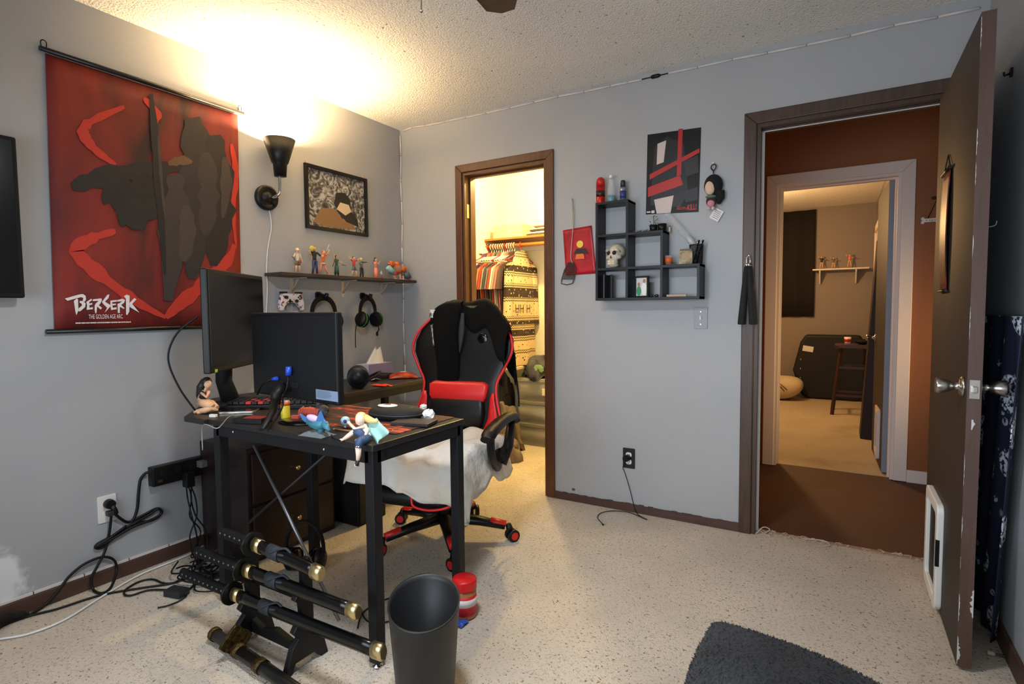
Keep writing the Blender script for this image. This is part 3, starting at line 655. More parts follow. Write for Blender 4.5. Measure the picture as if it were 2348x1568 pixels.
# ------------------------------------------------------------------ unlit light strip round the room
M_strip = mat('strip_white', (214, 206, 202), .45)
t = thing('light_strip', 'unlit white light strip tacked along the top of the back wall and down the corner', 'light strip', (.0, -.003, 1.0))
pts = [(924, 300), (945, 292), (975, 288), (1020, 279), (1068, 269), (1115, 259), (1170, 247), (1225, 234), (1280, 221), (1340, 210), (1400, 197), (1440, 189), (1472, 182)]
q = [W(1, -.004, *p) for p in pts]
def strip(qs):
    for a, b in zip(qs[:-1], qs[1:]):
        d = (b-a); obj('strip_segment', MB().tube([a+d*.012, b-d*.012], .006, 6), M_strip, t); obj('strip_joint', MB().tube([b-d*.012, b+d*.012], .004, 6), mat('strip_joint', (150, 140, 134), .5), t)
strip(q)
q2 = [W(1, -.004, *p) for p in ((1532, 168), (1600, 154), (1680, 136), (1760, 121), (1850, 103), (1950, 82), (2050, 58), (2150, 39), (2247, 18))]
strip(q2)
q3 = [V((.006, -.006, z)) for z in (2.405, 2.26, 2.1, 2.08, 1.94, 1.78, 1.62, 1.5, 1.42, 1.25, 1.08, .93, .78, .63, .48)]
for i, p in enumerate(q3): p.x += .004*math.sin(i*1.7)
strip(q3)
a, b = W(1, -.004, 1472, 182), W(1, -.004, 1532, 168)
obj('connector', MB().tube([a, a.lerp(b, .33), a.lerp(b, .36), a.lerp(b, .42), a.lerp(b, .62), a.lerp(b, .68), a.lerp(b, .72), b], [.003, .003, .008, .011, .011, .008, .003, .003], 8), M_blk, t, label='black inline connector')
t = thing('light_strip', 'unlit white light strip lying along the top of the left baseboard', 'light strip', (.006, -2.3, .064))
sg, cl = MB(), MB(); ys = [-3.2+.17*i for i in range(18)]
for a, b in zip(ys[:-1], ys[1:]): obj('strip_segment', MB().bb((.001, a+.002, .064), (.009, b-.002, .074)), M_strip, t); obj('strip_joint', MB().bb((.001, b-.004, .0645), (.008, b+.004, .0735)), mat('strip_joint2', (60, 60, 66), .5), t)

# ------------------------------------------------------------------ outlet, plugs, surge protector, cords
def outlet(name, label, o, u, plate, face):
    t = thing(name, label, 'outlet', o); u = V(u)
    obj('cover_plate', MB().prism(rr(.071, .116, .005), o, u, Z, 0, .006), plate, t, .0015)
    for dz in (-.02, .02):
        r = obj('receptacle', MB().prism(rr(.034, .029, .012), V(o)+Z*dz, u, Z, .005, .009), face, t)
        mb = MB()
        for a in (-.006, .006): mb.prism([(a-.0011, -.002), (a+.0011, -.002), (a+.0011, .006), (a-.0011, .006)], V(o)+Z*dz, u, Z, .0085, .0096)
        mb.prism(ngon(.0024, 8, 0, -.008), V(o)+Z*dz, u, Z, .0085, .0096); obj('slot', mb, M_blkm, r)
    return t
oy, oz = -1.913, .322
outlet('wall_outlet', 'white double wall outlet with two black plugs, low on the left wall', (.0, oy, oz), Y, M_white, M_wplastic)
M_cord = mat('cord_black', (11, 11, 12), .5, spec=.35)
def cord(name, label, pts, r, n=6, m=None, cat='cord', group=None):
    o = obj(name, MB().tube(cr(pts, n), r, 8), m or M_cord); return tag(o, label, cat, group)
WL = lambda x, y, d=.012: W(0, d, x, y)
t = thing('power_plug', 'black round plug in the upper socket of the white outlet', 'plug', (.009, oy+.003, oz+.0))
obj('body', MB().cyl((.01, oy+.003, oz+.022), (.036, oy+.003, oz+.022), .021, .019, 20), M_blk, t)
obj('strain_relief', MB().tube([(.026, oy+.008, oz+.014), (.03, oy+.02, oz-.01), (.028, oy+.026, oz-.025)], [.013, .009, .0065], 10), M_blk, t)
pts = [WL(262, 1176, .028), WL(275, 1188, .02), WL(292, 1197), WL(306, 1190), WL(315, 1165), WL(318, 1130), WL(322, 1100), WL(332, 1086, .02), WL(340, 1083, .025)]
obj('cord', MB().tube(cr(pts, 6), .0062, 8), M_cord, t)
pts = [WL(296, 1198), WL(330, 1180), WL(358, 1166), WL(369, 1170), WL(366, 1182), WL(345, 1194), WL(310, 1199), WL(285, 1213), WL(255, 1230), WL(225, 1246), WL(219, 1255), WL(232, 1256), WL(255, 1238), WL(280, 1218), WL(310, 1198), WL(345, 1178), WL(362, 1166, .02), WL(371, 1176, .02), WL(350, 1190, .02), WL(305, 1208, .02), WL(270, 1228, .02), WL(235, 1248, .02), WL(222, 1252, .02), WL(245, 1238, .02), WL(290, 1205, .02)]
obj('cord_bundle', MB().tube(cr(pts, 5), .0058, 8), M_cord, t)
t = thing('power_plug', 'smaller black plug in the lower socket of the white outlet', 'plug', (.009, oy, oz-.035))
obj('body', MB().box((.022, oy+.002, oz-.018), (.028, .026, .022)), mat('plug_dark', (48, 44, 42), .5), t, .004)
FLR = lambda x, y, z=.006: W(2, z, x, y)
pts = [WL(255, 1178, .03), WL(254, 1195, .02), WL(250, 1225, .015), WL(240, 1265, .015), WL(222, 1300, .03), WL(210, 1325, .03), FLR(214, 1352, .008), FLR(232, 1360, .008), FLR(253, 1348, .008), WL(267, 1312, .03), WL(262, 1285, .02), WL(236, 1277, .02), WL(195, 1292, .02), WL(160, 1320, .02), WL(135, 1352, .02), WL(105, 1385, .025)]
end = [FLR(70, 1408), FLR(55, 1412)]
obj('cord', MB().tube(cr(pts+end, 6), .0055, 8), M_cord, t)
t = thing('surge_protector', 'black surge protector strip screwed to the left wall behind the desk leg', 'power strip', (.0, -1.58, .365))
obj('body', MB().bb((.0, -1.745, .372), (.045, -1.40, .462)), M_blk, t, .006)
for i in range(5):
    y = -1.70+.066*i; obj('socket', MB().prism(rr(.028, .03, .008), (.045, y, .43), Y, Z, 0, .003), M_blkm, t)
obj('switch', MB().box((.047, -1.715, .395), (.008, .018, .012)), mat('switch_dim', (60, 44, 38), .4), t)
for i, (y, z) in enumerate(((-1.60, .39), (-1.53, .43), (-1.47, .40))):
    p = thing('adapter_plug', ['blocky black adapter plugged in near the middle of the surge protector', 'grey plug in the surge protector next to the desk leg', 'black plug at the right end of the surge protector'][i], 'plug', (.045, y, z))
    obj('body', MB().bb((.0485, y-.02, z-(.05 if i == 0 else .012)), (.09, y+.02, z+.02)), M_blk if i != 1 else mat('plug_grey', (92, 90, 92), .5), p, .004)
# cables hanging from the strip down to the heap on the floor
random.seed(11)
for k, (x0, y0, x1, y1) in enumerate(((412, 1128, 430, 1400), (420, 1130, 462, 1370), (428, 1128, 440, 1330), (437, 1122, 475, 1340))):
    a = V((.07, -1.612+.009*k, .347)); pts = [a]
    for i in range(1, 5): pts.append(V((.05+.05*i/4+random.uniform(-.012, .012), a.y+.02*i*random.uniform(-.3, 1), a.z*(1-i/4)+.02)))
    e = V((.16+.06*k, -1.62-.03*k, .008)); pts += [V((.12, a.y, .012)), e, e+V((.08, .05, .0)), e+V((.16, -.02, .0)), e+V((.1, -.08, .006)), e+V((.02, -.03, .014))]
    cord('power_cable', ['leftmost', 'second from left', 'third from left', 'rightmost'][k]+' black cable dropping from the surge protector to the floor', pts, .0034, 5, group='cables under the surge protector')
mb = MB()
for k in range(7):
    c0 = V((.36+random.uniform(-.1, .1), -1.66+random.uniform(-.06, .06), .008)); pts = []
    for i in range(9): a = i*.9+k; pts.append(c0+V((math.cos(a)*random.uniform(.05, .13), math.sin(a)*random.uniform(.04, .1), random.uniform(0, .045))))
    mb.tube(cr(pts, 5), .0036, 6)
o = obj('cable_tangle', mb, M_cord); tag(o, 'tangled heap of black cables on the carpet beside the left desk leg', 'cables'); o['kind'] = 'stuff'
t = thing('power_adapter', 'black brick power adapter with cords lying on carpet by the left wall', 'adapter', FLR(405, 1362, 0))
c = FLR(405, 1357, .015)
obj('brick', MB().box(c, (.085, .052, .028), (0, 0, .25)), mat('adapter_dark', (30, 33, 38), .5), t, .004)
pts = [c+V((.03, .01, 0)), FLR(445, 1340), FLR(435, 1320), FLR(400, 1335), FLR(375, 1337), FLR(350, 1328), FLR(320, 1333), FLR(290, 1350), FLR(285, 1362), FLR(300, 1365), FLR(340, 1353), FLR(385, 1352, .01), c+V((-.04, 0, 0))]
obj('cord', MB().tube(cr(pts, 6), .004, 8), M_cord, t)
pts = [c+V((.04, -.01, 0)), FLR(428, 1365), FLR(410, 1378), FLR(385, 1388), FLR(362, 1393)]
obj('output_lead', MB().tube(cr(pts, 6), [.0028]*24+[.005], 8), M_cord, t)
cord('extension_cord', 'long black cord snaking from the wall corner of the carpet to the cable heap', [FLR(-40, 1450), FLR(20, 1428), FLR(70, 1411), FLR(130, 1396), FLR(200, 1373), FLR(250, 1360), FLR(330, 1347), FLR(390, 1338), FLR(430, 1325)], .0045)
cord('white_cable', 'long white cable crossing the carpet in front of the left baseboard', [FLR(-40, 1468), FLR(0, 1465), FLR(70, 1452), FLR(150, 1420), FLR(235, 1367), FLR(320, 1318), FLR(400, 1285), FLR(440, 1268), FLR(475, 1245)], .0042, m=M_wplastic)
cord('dark_bag_strap', 'dark bundle of strap at the foot of the left wall by the picture edge', [FLR(-60, 1470, .03), FLR(0, 1425, .025), FLR(40, 1412, .02), FLR(66, 1408, .012)], [.02]*10+[.014]*6+[.007]*3, m=M_blkm, cat='strap')
# ------------------------------------------------------------------ L-shaped desk
DZ = .74
M_dtop = mat('desk_dark_top', (27, 25, 25), .42, noise=(9, (36, 32, 31), .7), bump=(180, .15, .002))
t = thing('desk', 'black L-shaped computer desk with metal legs crowded with figures and monitors', 'desk', (.85, -1.5, 0))
th = .022
obj('desktop_panel', MB().bb((.55, -1.775, DZ-th), (1.452, -1.282, DZ)), M_dtop, t, .003)
obj('corner_panel', MB().prism([(.548, -1.790), (.407, -1.790), (.04, -1.46), (.04, -1.282), (.548, -1.282)], (0, 0, 0), X, Y, DZ-th, DZ), M_dtop, t, .003)
obj('side_panel', MB().prism([(.04, -1.280), (.535, -1.280), (.49, -.30), (.04, -.30)], (0, 0, 0), X, Y, DZ-th, DZ), M_dtop, t, .003)
lw = .038
def leg(x, y, w=lw): return MB().bb((x-w/2, y-w/2, .018), (x+w/2, y+w/2, DZ-th))
for x, y in ((1.43, -1.753), (1.43, -1.304), (.60, -1.753), (.60, -1.32), (.47, -.335), (.12, -.335), (.10, -1.2)):
    l = obj('leg', leg(x, y), M_blkmetal, t, .002)
    obj('foot', MB().lathe([(.0001, 0), (.018, 0), (.018, .006), (.008, .009), (.008, .02), (.0001, .02)], 14, Matrix.Translation((x, y, 0))), M_chrome if y < -1.7 and x > 1 else M_blk, l)
# apron rails
for lo, hi in (((.60, -1.772, DZ-th-.04), (1.43, -1.734, DZ-th)), ((1.411, -1.753, DZ-th-.04), (1.449, -1.304, DZ-th)), ((.60, -1.323, DZ-th-.04), (1.43, -1.285, DZ-th)), ((.08, -.354, DZ-th-.04), (.47, -.316, DZ-th))): obj('rail', MB().bb(lo, hi), M_blkmetal, t, .002)
obj('rail', MB().prism([(.50, -1.28), (.535, -1.28), (.49, -.32), (.455, -.32)], (0, 0, 0), X, Y, DZ-th-.04, DZ-th), M_blkmetal, t, .002)
# crossed brace rods at the back of the near section
a, b = W(1, -1.74, 580, 1022), W(1, -1.74, 775, 1425)
obj('brace_rod', MB().tube([(a.x, -1.735, a.z), (b.x, -1.735, b.z)], .0062, 8), mat('rod_shiny', (120, 120, 124), .3, .8), t)
a, b = W(1, -1.72, 750, 1040), W(1, -1.72, 640, 1180)
obj('brace_rod', MB().tube([(a.x, -1.72, a.z), (a.x+(b.x-a.x)*3.1, -1.72, max(.05, a.z+(b.z-a.z)*3.1))], .006, 8), M_blkmetal, t)
for px, py in ((535, 990), (743, 1030)): p = W(1, -1.772, px, py); obj('bolt', MB().ell((p.x, -1.7735, p.z), (.005, .003, .005), 8, 6), M_chrome, t)

# ------------------------------------------------------------------ monitors
def plane_box(a, b, z0, z1, th, mbx=None, inset=0, off=0, mi=0):
    """upright slab from plan point a to b, thickness th behind its left-hand normal"""
    mbx = mbx or MB(); a, b = V((*a, 0)), V((*b, 0)); u = (b-a).normalized(); w = u.cross(Z)
    L = (b-a).length
    mbx.prism([(inset, z0+inset), (L-inset, z0+inset), (L-inset, z1-inset), (inset, z1-inset)], a+w*off, u, Z, 0, th, mi); return mbx
pa, pb = (.497, -1.724), (.18, -1.25)
t = thing('monitor', 'large black monitor angled across the desk corner, glossy dark screen facing the chair', 'monitor', (.30, -1.5, DZ))
ua = (V((*pb, 0))-V((*pa, 0))).normalized(); wa = ua.cross(Z)    # screen normal
obj('casing', plane_box(pa, pb, .912, 1.345, -.03), M_blk, t, .005)
obj('screen', plane_box(pa, pb, .928, 1.335, .002, None, .008), M_blkg, t)
cm = V(((pa[0]+pb[0])/2, (pa[1]+pb[1])/2, 0))
obj('back_hump', MB().box(cm-wa*.055+Z*1.12, (.30, .06, .24), (0, 0, math.atan2(ua.y, ua.x))), M_blkm, t, .02)
obj('stand_neck', MB().tube([cm-wa*.07+Z*1.08, cm-wa*.08+Z*.85, cm-wa*.05+Z*.75], [.035, .035, .04], 10), M_blkm, t)
obj('stand_base', MB().box(cm-wa*.02+Z*(DZ+.008), (.28, .2, .014), (0, 0, math.atan2(ua.y, ua.x))), M_blkm, t, .004)
p = V((*pa, 0))+ua*.03+wa*.003
obj('energy_sticker', MB().prism([(0, .915), (.022, .915), (.022, .928), (0, .928)], p, ua, Z, 0, .001), mat('sticker_green', (150, 190, 60), .5), t)
pc = [V((.46, -1.745, 1.15)), V((.40, -1.80, 1.08)), V((.385, -1.83, .98)), V((.40, -1.80, .86)), V((.42, -1.75, .76))]
obj('cable', MB().tube(cr(pc, 6), .004, 8), M_cord, t)

ma, mb_ = (.585, -1.565), (1.163, -1.622)
t = thing('monitor', 'black monitor on the near desk turned away, plain back with blue cables and label', 'monitor', (.88, -1.6, DZ))
um = (V((*mb_, 0))-V((*ma, 0))).normalized(); wm = um.cross(Z)   # toward the camera
obj('back_panel', plane_box(ma, mb_, .823, 1.162, .028), mat('monitor_back', (11, 12, 14), .55, spec=.35), t, .006)
obj('screen', plane_box(ma, mb_, .83, 1.156, -.002, None, .006), M_blkg, t)
mo = V((*ma, 0)); La = (V((*mb_, 0))-mo).length
obj('vent_ridge', MB().prism([(La*.0+.02, 1.155), (La-.02, 1.155), (La-.02, 1.158), (.02, 1.158)], mo, um, Z, .028, .031), M_blkm, t)
def onm(px, py):   # point on the monitor's back
    d = RT*((px-1174)/FPX)-UP*((py-784)/FPX)+FW; o = mo+wm*.029
    return CAM+d*((o-CAM).dot(wm)/d.dot(wm))
a, b = onm(724, 892), onm(775, 922)
o0 = V((0, 0, 0)); fa = (a-mo).dot(um); fb = (b-mo).dot(um)
lb = obj('rating_label', MB().prism([(fa, b.z), (fb, b.z), (fb, a.z), (fa, a.z)], mo, um, Z, .028, .0288), mat('label_silver', (128, 146, 172), .5), t, label='pale blue rating label with small print')
mb = MB()
for i in range(9):
    zz = a.z-(a.z-b.z)*(.12+.085*i); mb.prism([(fa+.006, zz), (fa+(fb-fa)*random.uniform(.4, .75), zz), (fa+(fb-fa)*.7, zz+.0012), (fa+.006, zz+.0012)], mo, um, Z, .0288, .0292)
obj('small_print', mb, mat('print_grey', (90, 104, 126), .6), lb)
mc = onm(668, 885)
obj('connector_bay', MB().box(mc-wm*.004+Z*.005, (.10, .02, .022), (0, 0, math.atan2(um.y, um.x))), M_blkm, t, .003)
M_bluec = mat('cable_blue', (34, 74, 190), .4)
c1 = onm(668, 848); obj('cable_plug', MB().tube([c1+wm*.012+Z*.014, c1+wm*.012-Z*.02], [.011, .012], 8), M_bluec, t)
c2 = onm(636, 866); obj('cable_plug', MB().tube([c2+wm*.012+um*.016, c2+wm*.012-um*.016-Z*.006], [.008, .007], 8), M_bluec, t)
obj('cable', MB().tube(cr([c2+wm*.012-um*.016-Z*.006, c2+wm*.03-um*.05-Z*.02, c2+wm*.03-um*.085-Z*.05, c2+wm*.02-um*.12-Z*.075], 6), .004, 8), M_cord, t)
c3 = onm(668, 890)
obj('cable', MB().tube(cr([c1+wm*.012-Z*.02, c3+wm*.02, c3+wm*.03-Z*.03-um*.015, W(1, -1.70, 648, 930), W(1, -1.72, 632, 962), W(2, DZ+.004, 610, 990)], 6), .0036, 8), M_cord, t)
neck = onm(655, 900)
obj('stand_neck', MB().tube([neck+wm*.01+Z*.03, neck+wm*.04, neck+wm*.045-Z*.04], [.02, .022, .02], 10), mat('stand_dark', (15, 14, 15), .5, spec=.3), t)
f1 = W(2, DZ+.012, 600, 985)
obj('stand_foot', MB().tube([neck+wm*.045-Z*.02, W(2, DZ+.05, 625, 945), f1], [.016, .014, .01], 10, flat=.6), mat('stand_dark', (15, 14, 15), .5, spec=.3), t)
bc = W(2, DZ, 685, 968)
obj('stand_base', MB().lathe([(.0001, 0), (.075, 0), (.078, .004), (.072, .008), (.0001, .010)], 32, Matrix.Translation(bc), 0, 1.15, .8), M_blkg, t)

# ------------------------------------------------------------------ things on the near desk
D = lambda x, y, z=DZ: W(2, z, x, y)
t = thing('keyboard', 'black keyboard with red-lit gaming keys lying behind the near monitor', 'keyboard', (.55, -1.45, DZ), .55)
obj('body', MB().box((0, 0, .012), (.42, .14, .02), (.05, 0, 0)), M_blk, t, .004, local=True)
for r_ in range(5):
    for k in range(15): obj('key', MB().box((-.19+.027*k, -.05+.025*r_, .027+.0013*r_), (.022, .02, .01)), M_red if (r_ < 3 and 2 < k < 9 and (r_+k) % 2) else M_blk, t, 0, local=True)
t = fig('figurine', 'kneeling bare-legged figurine with long black hair at the left end of the desk', (0, 0, 0), 0, .1, SK, F['cream'], F['black'], (AD(-1), AD(1)))
for ch in list(t.children): bpy.data.objects.remove(ch)
kp = D(478, 947); t.location = kp; t.rotation_euler = (0, 0, .35); MTX[t] = Matrix.Translation(kp) @ Matrix.Rotation(.35, 4, 'Z')
mb = MB()
mb.tube([(-.035, 0, .045), (.005, -.012, .042), (.03, -.01, .028)], [.019, .018, .013], 10); mb.tube([(.03, -.01, .028), (.0, -.018, .016), (-.04, -.02, .01), (-.05, -.022, .006)], [.013, .013, .008, .006], 10)
mb.tube([(-.035, .012, .044), (.005, .016, .036), (.032, .012, .02)], [.018, .017, .012], 10); mb.tube([(.032, .012, .02), (-.01, .0, .012), (-.03, -.03, .006)], [.012, .011, .006], 10)
mb.tube([(-.035, .005, .045), (-.03, .004, .07), (-.012, .0, .09)], [.02, .016, .014], 10); mb.ell((.004, -.002, .125), (.015, .016, .019))
mb.tube([(-.02, -.012, .088), (.012, -.02, .07), (.018, -.012, .095)], [.006, .005, .005], 8); mb.tube([(-.015, 0, .09), (.0, 0, .115)], .007, 8)
obj('body', mb, SK, t, local=True)
mb = MB(); mb.ell((-.004, .002, .133), (.02, .02, .021)); mb.tube([(-.015, .004, .135), (-.035, .006, .11), (-.042, .006, .07), (-.04, .006, .05)], [.016, .018, .016, .008], 10)
obj('hair', mb, F['black'], t, local=True)
obj('clothing', MB().tube([(-.028, .004, .066), (-.012, .0, .092)], [.0175, .0155], 10), F['dark'], t, local=True)
obj('sash', MB().tube([(.012, -.014, .072), (.014, -.012, .098)], [.0075, .006], 8), F['pink'], t, local=True)
o = obj('eraser', MB().box(D(489, 953, DZ+.006), (.03, .015, .012), (0, 0, .3)), M_white, bev=.002); tag(o, 'small white eraser beside the kneeling figurine on the desk', 'eraser')
t = thing('phone', 'silver edged phone lying flat on the desk beside the kneeling figurine', 'phone', D(548, 945))
Tm = Matrix.Translation(D(548, 944)) @ Matrix.Rotation(.62, 4, 'Z')
obj('body', MB().prism(rr(.075, .15, .012), (0, 0, 0), X, Y, 0, .01), M_steel, t, .002, local=True)
for o in t.children: pass
t.rotation_euler = (0, 0, -.9)
obj('glass', MB().prism(rr(.07, .145, .011), (0, 0, 0), X, Y, .0098, .0106), M_blkg, t, local=True)
cord('charging_cable', 'thin grey charging cable running from the phone over the desk edge', [D(535, 950, DZ+.004), D(522, 958, DZ+.004), D(510, 972, DZ+.006), D(496, 982, DZ+.004), V((.56, -1.80, .72)), V((.55, -1.80, .62))], .002, m=mat('cable_grey', (150, 148, 146), .5))
t = thing('card_pack', 'black and red card pack lying on the desk in front of the keyboard', 'card pack', D(580, 968), .35)
obj('pack', MB().box((0, 0, .01), (.12, .07, .02)), M_blk, t, .002, local=True)
obj('red_panel', MB().box((.015, 0, .0205), (.075, .05, .001)), mat('matte_red', (150, 40, 34), .6), t, local=True)
t = thing('pill_bottle', 'small yellow pill bottle with an orange and white lid on the desk', 'bottle', D(655, 959))
obj('bottle', MB().lathe([(.0001, 0), (.017, 0), (.0175, .003), (.0175, .052), (.015, .056), (.0001, .056)], 20), mat('bottle_yellow', (206, 184, 40), .4), t, local=True)
obj('lid', MB().lathe([(.0001, .054), (.019, .054), (.0195, .06), (.0195, .066), (.0001, .066)], 20), mat('lid_orange', (226, 96, 30), .4), t, local=True)
obj('lid_label', MB().lathe([(.0001, .066), (.017, .066), (.016, .072), (.0001, .072)], 20), mat('lid_white', (226, 220, 210), .5), t, local=True)
# printed desk mat
m = mat('mat_fire', (50, 16, 14), .55); nt, b = nodes(m)
n = tex(nt, 'Noise', 7, mapping(nt, (1, 2.6, 1), (0, 0, .6)), Detail=6.0, Distortion=1.0)
nt.links.new(ramp(nt, n.outputs['Fac'], [(.42, (24, 12, 12)), (.54, (74, 22, 17)), (.60, (150, 46, 26)), (.645, (214, 92, 50)), (.68, (48, 18, 16))]), b.inputs['Base Color'])
o = obj('desk_mat', MB().prism(rr(.62, .34, .012), (1.10, -1.455, 0), X, Y, DZ, DZ+.003), m); tag(o, 'fiery red and black printed mouse mat covering the near desk', 'desk mat')
Dm = lambda x, y: W(2, DZ+.003, x, y)
# dark creature figure, coral and grey
t = thing('creature_figure', 'crumpled coral and grey creature figure lying behind the blue dragon figure', 'figurine', Dm(712, 955), .3)
random.seed(5); mb = MB()
for i in range(9): a = -.045+.01*i; mb.tube([(a, -.01, .004), (a+.006, -.012, .026+.004*math.sin(i)), (a+.012, .006, .034+.004*math.cos(i*2))], [.006, .007, .004], 7)
mb.ell((-.005, .004, .02), (.05, .02, .018)); obj('body', mb, mat('paint_coral', (214, 92, 74), .55), t, local=True)
mb = MB(); mb.ell((.045, .012, .026), (.03, .022, .022)); mb.tube([(.03, .014, .04), (.032, .014, .062)], [.014, .012], 10); mb.tube([(.06, .01, .02), (.075, -.01, .012)], [.012, .006], 8)
obj('head', mb, mat('paint_slate', (70, 70, 74), .6), t, local=True)
obj('eye_socket', MB().ell((.04, -.011, .022), (.008, .004, .007)), F['black'], t, local=True)
o = obj('red_box', MB().box(D(678, 957, DZ+.012), (.03, .02, .018), (0, 0, .4)), mat('matte_coral', (176, 70, 60), .6), bev=.002); tag(o, 'little coral red box next to the yellow pill bottle', 'box')
# blue winged creature figure on rocky base
t = thing('dragon_figure', 'blue and teal winged creature figure on a grey rocky base at the desk edge', 'figurine', D(728, 998), .05)
random.seed(9)
obj('rock_base', MB().grid(lambda u, v: (-.055+.11*u, -.035+.07*v, .002+.014*math.sin(PI*u)*math.sin(PI*v)+random.uniform(0, .006)*(0 < u < 1 and 0 < v < 1)), 12, 9, th=.002, sm=False), mat('rock_grey', (92, 98, 100), .8), t, local=True)
mb = MB(); mb.tube([(-.05, .0, .05), (-.02, .0, .04), (.015, -.004, .038), (.045, -.01, .045)], [.008, .016, .02, .012], 10); mb.tube([(.045, -.01, .045), (.075, -.016, .026)], [.014, .004], 8)
mb.tube([(.02, -.003, .036), (.022, -.003, .008)], [.012, .01], 8)
obj('body', mb, mat('paint_teal_dark', (56, 118, 136), .5), t, local=True)
mb = MB(); mb.prism([(-.075, .07), (-.03, .052), (.0, .04), (-.03, .036), (-.06, .05)], (0, -.006, 0), X, Z, -.004, .004); mb.prism([(.01, .05), (.03, .088), (.045, .06), (.06, .05), (.04, .036)], (0, -.012, 0), X, Z, -.004, .004)
obj('wing', mb, F['blue'], t, local=True)
obj('belly', MB().ell((-.01, -.008, .06), (.03, .012, .012), R=(0, .15, 0)), mat('paint_lilac', (206, 176, 214), .5), t, local=True)
t = thing('eyeball_figure', 'pale blue eyeball toy with a purple iris beside the blonde figurine', 'figurine', D(792, 980, DZ+.004))
obj('ball', MB().ell((0, 0, .024), .017), mat('paint_paleblue', (170, 208, 220), .4), t, local=True)
obj('iris', MB().ell((.011, -.011, .026), (.006, .006, .007)), mat('paint_purple', (90, 60, 120), .4), t, local=True)
obj('stand', MB().lathe([(.0001, 0), (.012, 0), (.006, .01), (.0001, .01)], 12), M_chrome, t, local=True)
# blonde figurine sitting on the desk edge
p0 = D(845, 1006); t = thing('seated_figurine', 'blonde figurine in a teal cape sitting on the desk edge with one leg hanging', 'figurine', p0, .0)
FG = lambda px, py, d=0: (lambda q: V((q.x-p0.x, q.y-p0.y, q.z-p0.z)))(W(1, p0.y-d, px, py))
M_pale = mat('figure_pale_skin', (238, 206, 182), .5)
obj('head', MB().ell(FG(826, 962, .012), (.016, .017, .02)), M_pale, t, local=True)
obj('arm', MB().tube([FG(836, 978, .01), FG(815, 984, .03), FG(800, 970, .02)], [.006, .0055, .005], 8).ell(FG(800, 969, .02), .006, 8, 6), M_pale, t, local=True)
obj('arm', MB().tube([FG(843, 982, .012), FG(838, 1000, .03), FG(820, 1010, .035)], [.006, .0055, .005], 8).ell(FG(818, 1010, .035), .006, 8, 6), M_pale, t, local=True)
obj('lower_leg', MB().tube([FG(812, 990, .035), FG(798, 1000, .05), FG(786, 1008, .06)], [.0095, .008, .005], 8).ell(FG(783, 1009, .065), (.009, .009, .005), 8, 6), M_pale, t, local=True)
obj('lower_leg', MB().tube([FG(822, 1022, .098), FG(822, 1044, .10), FG(820, 1058, .10)], [.0105, .008, .005], 8).ell(FG(818, 1066, .104), (.006, .009, .006), 8, 6), M_pale, t, local=True)
obj('hair', MB().ell(FG(828, 957, .0), (.019, .019, .019)).tube([FG(838, 958, -.004), FG(852, 964, -.006), FG(866, 966, -.004)], [.013, .01, .004], 10), mat('paint_blond', (236, 196, 124), .5), t, local=True)
obj('blouse', MB().tube([FG(834, 974, .0), FG(838, 990, .005), FG(845, 1006, .01)], [.012, .014, .02], 10), F['white'], t, local=True)
M_jean = mat('paint_jeans', (50, 72, 106), .6)
obj('trousers', MB().tube([FG(842, 1010, .012), FG(822, 990, .03), FG(811, 991, .035)], [.016, .014, .010], 10).tube([FG(842, 1008, .02), FG(832, 1010, .06), FG(824, 1013, .095), FG(822, 1026, .098)], [.018, .0155, .0135, .0115], 10), M_jean, t, local=True)
def cape(u, v):
    A, B, Cc, Dd = (836, 968), (864, 958), (891, 992), (862, 1022)
    px = A[0]*(1-u)*(1-v)+B[0]*(1-u)*v+Cc[0]*u*v+Dd[0]*u*(1-v)+3*math.sin(v*7+u*2)*u; py = A[1]*(1-u)*(1-v)+B[1]*(1-u)*v+Cc[1]*u*v+Dd[1]*u*(1-v)+2*math.sin(u*5)
    return FG(px, py, -.014+.05*u+.010*math.sin(v*9)*u-.012*v)
obj('cape', MB().grid(cape, 10, 10, th=.002), mat('paint_teal', (110, 178, 172), .55), t, local=True)
obj('sandal', MB().tube([FG(820, 1056, .102), FG(818, 1068, .106)], [.0058, .0066], 8), F['black'], t, local=True); obj('sandal', MB().ell(FG(784, 1011, .066), (.010, .010, .003), 8, 6), F['black'], t, local=True)
# dark case with a patch, tissue balls
pc0 = Dm(908, 957)
t = thing('headphone_case', 'black fabric case with a round white patch lying on the mouse mat', 'case', pc0, .12)
obj('shell', MB().lathe([(.0001, 0), (.095, 0), (.112, .012), (.112, .026), (.095, .04), (.06, .046), (.0001, .047)], 28, None, 0, 1.05, .72), mat('case_cloth', (13, 13, 14), .8), t, local=True)
obj('zip_band', MB().lathe([(.1125, .017), (.114, .0175), (.114, .0215), (.1125, .022)], 28, None, 0, 1.05, .72), mat('zip_grey', (52, 52, 54), .5), t, local=True)
obj('patch', MB().lathe([(.0001, .046), (.036, .046), (.038, .0485), (.036, .050), (.0001, .0505)], 24, Matrix.Translation((-.03, -.012, 0)), 0, 1.15, .8), M_white, t, local=True)
mb = MB(); mb.box((-.035, -.008, .0505), (.03, .006, .0015), (0, 0, .3)); mb.box((-.04, .004, .0505), (.02, .005, .0015), (0, 0, .3)); obj('patch_emblem', mb, mat('emblem_red', (140, 40, 44), .6), t, local=True)
obj('ring_mark', MB().tube([(.055+.02*math.cos(a), .005+.014*math.sin(a), .044) for a in [2*PI*i/18 for i in range(18)]], .0015, 6, closed=True), mat('ring_tan', (110, 96, 80), .6), t, local=True)
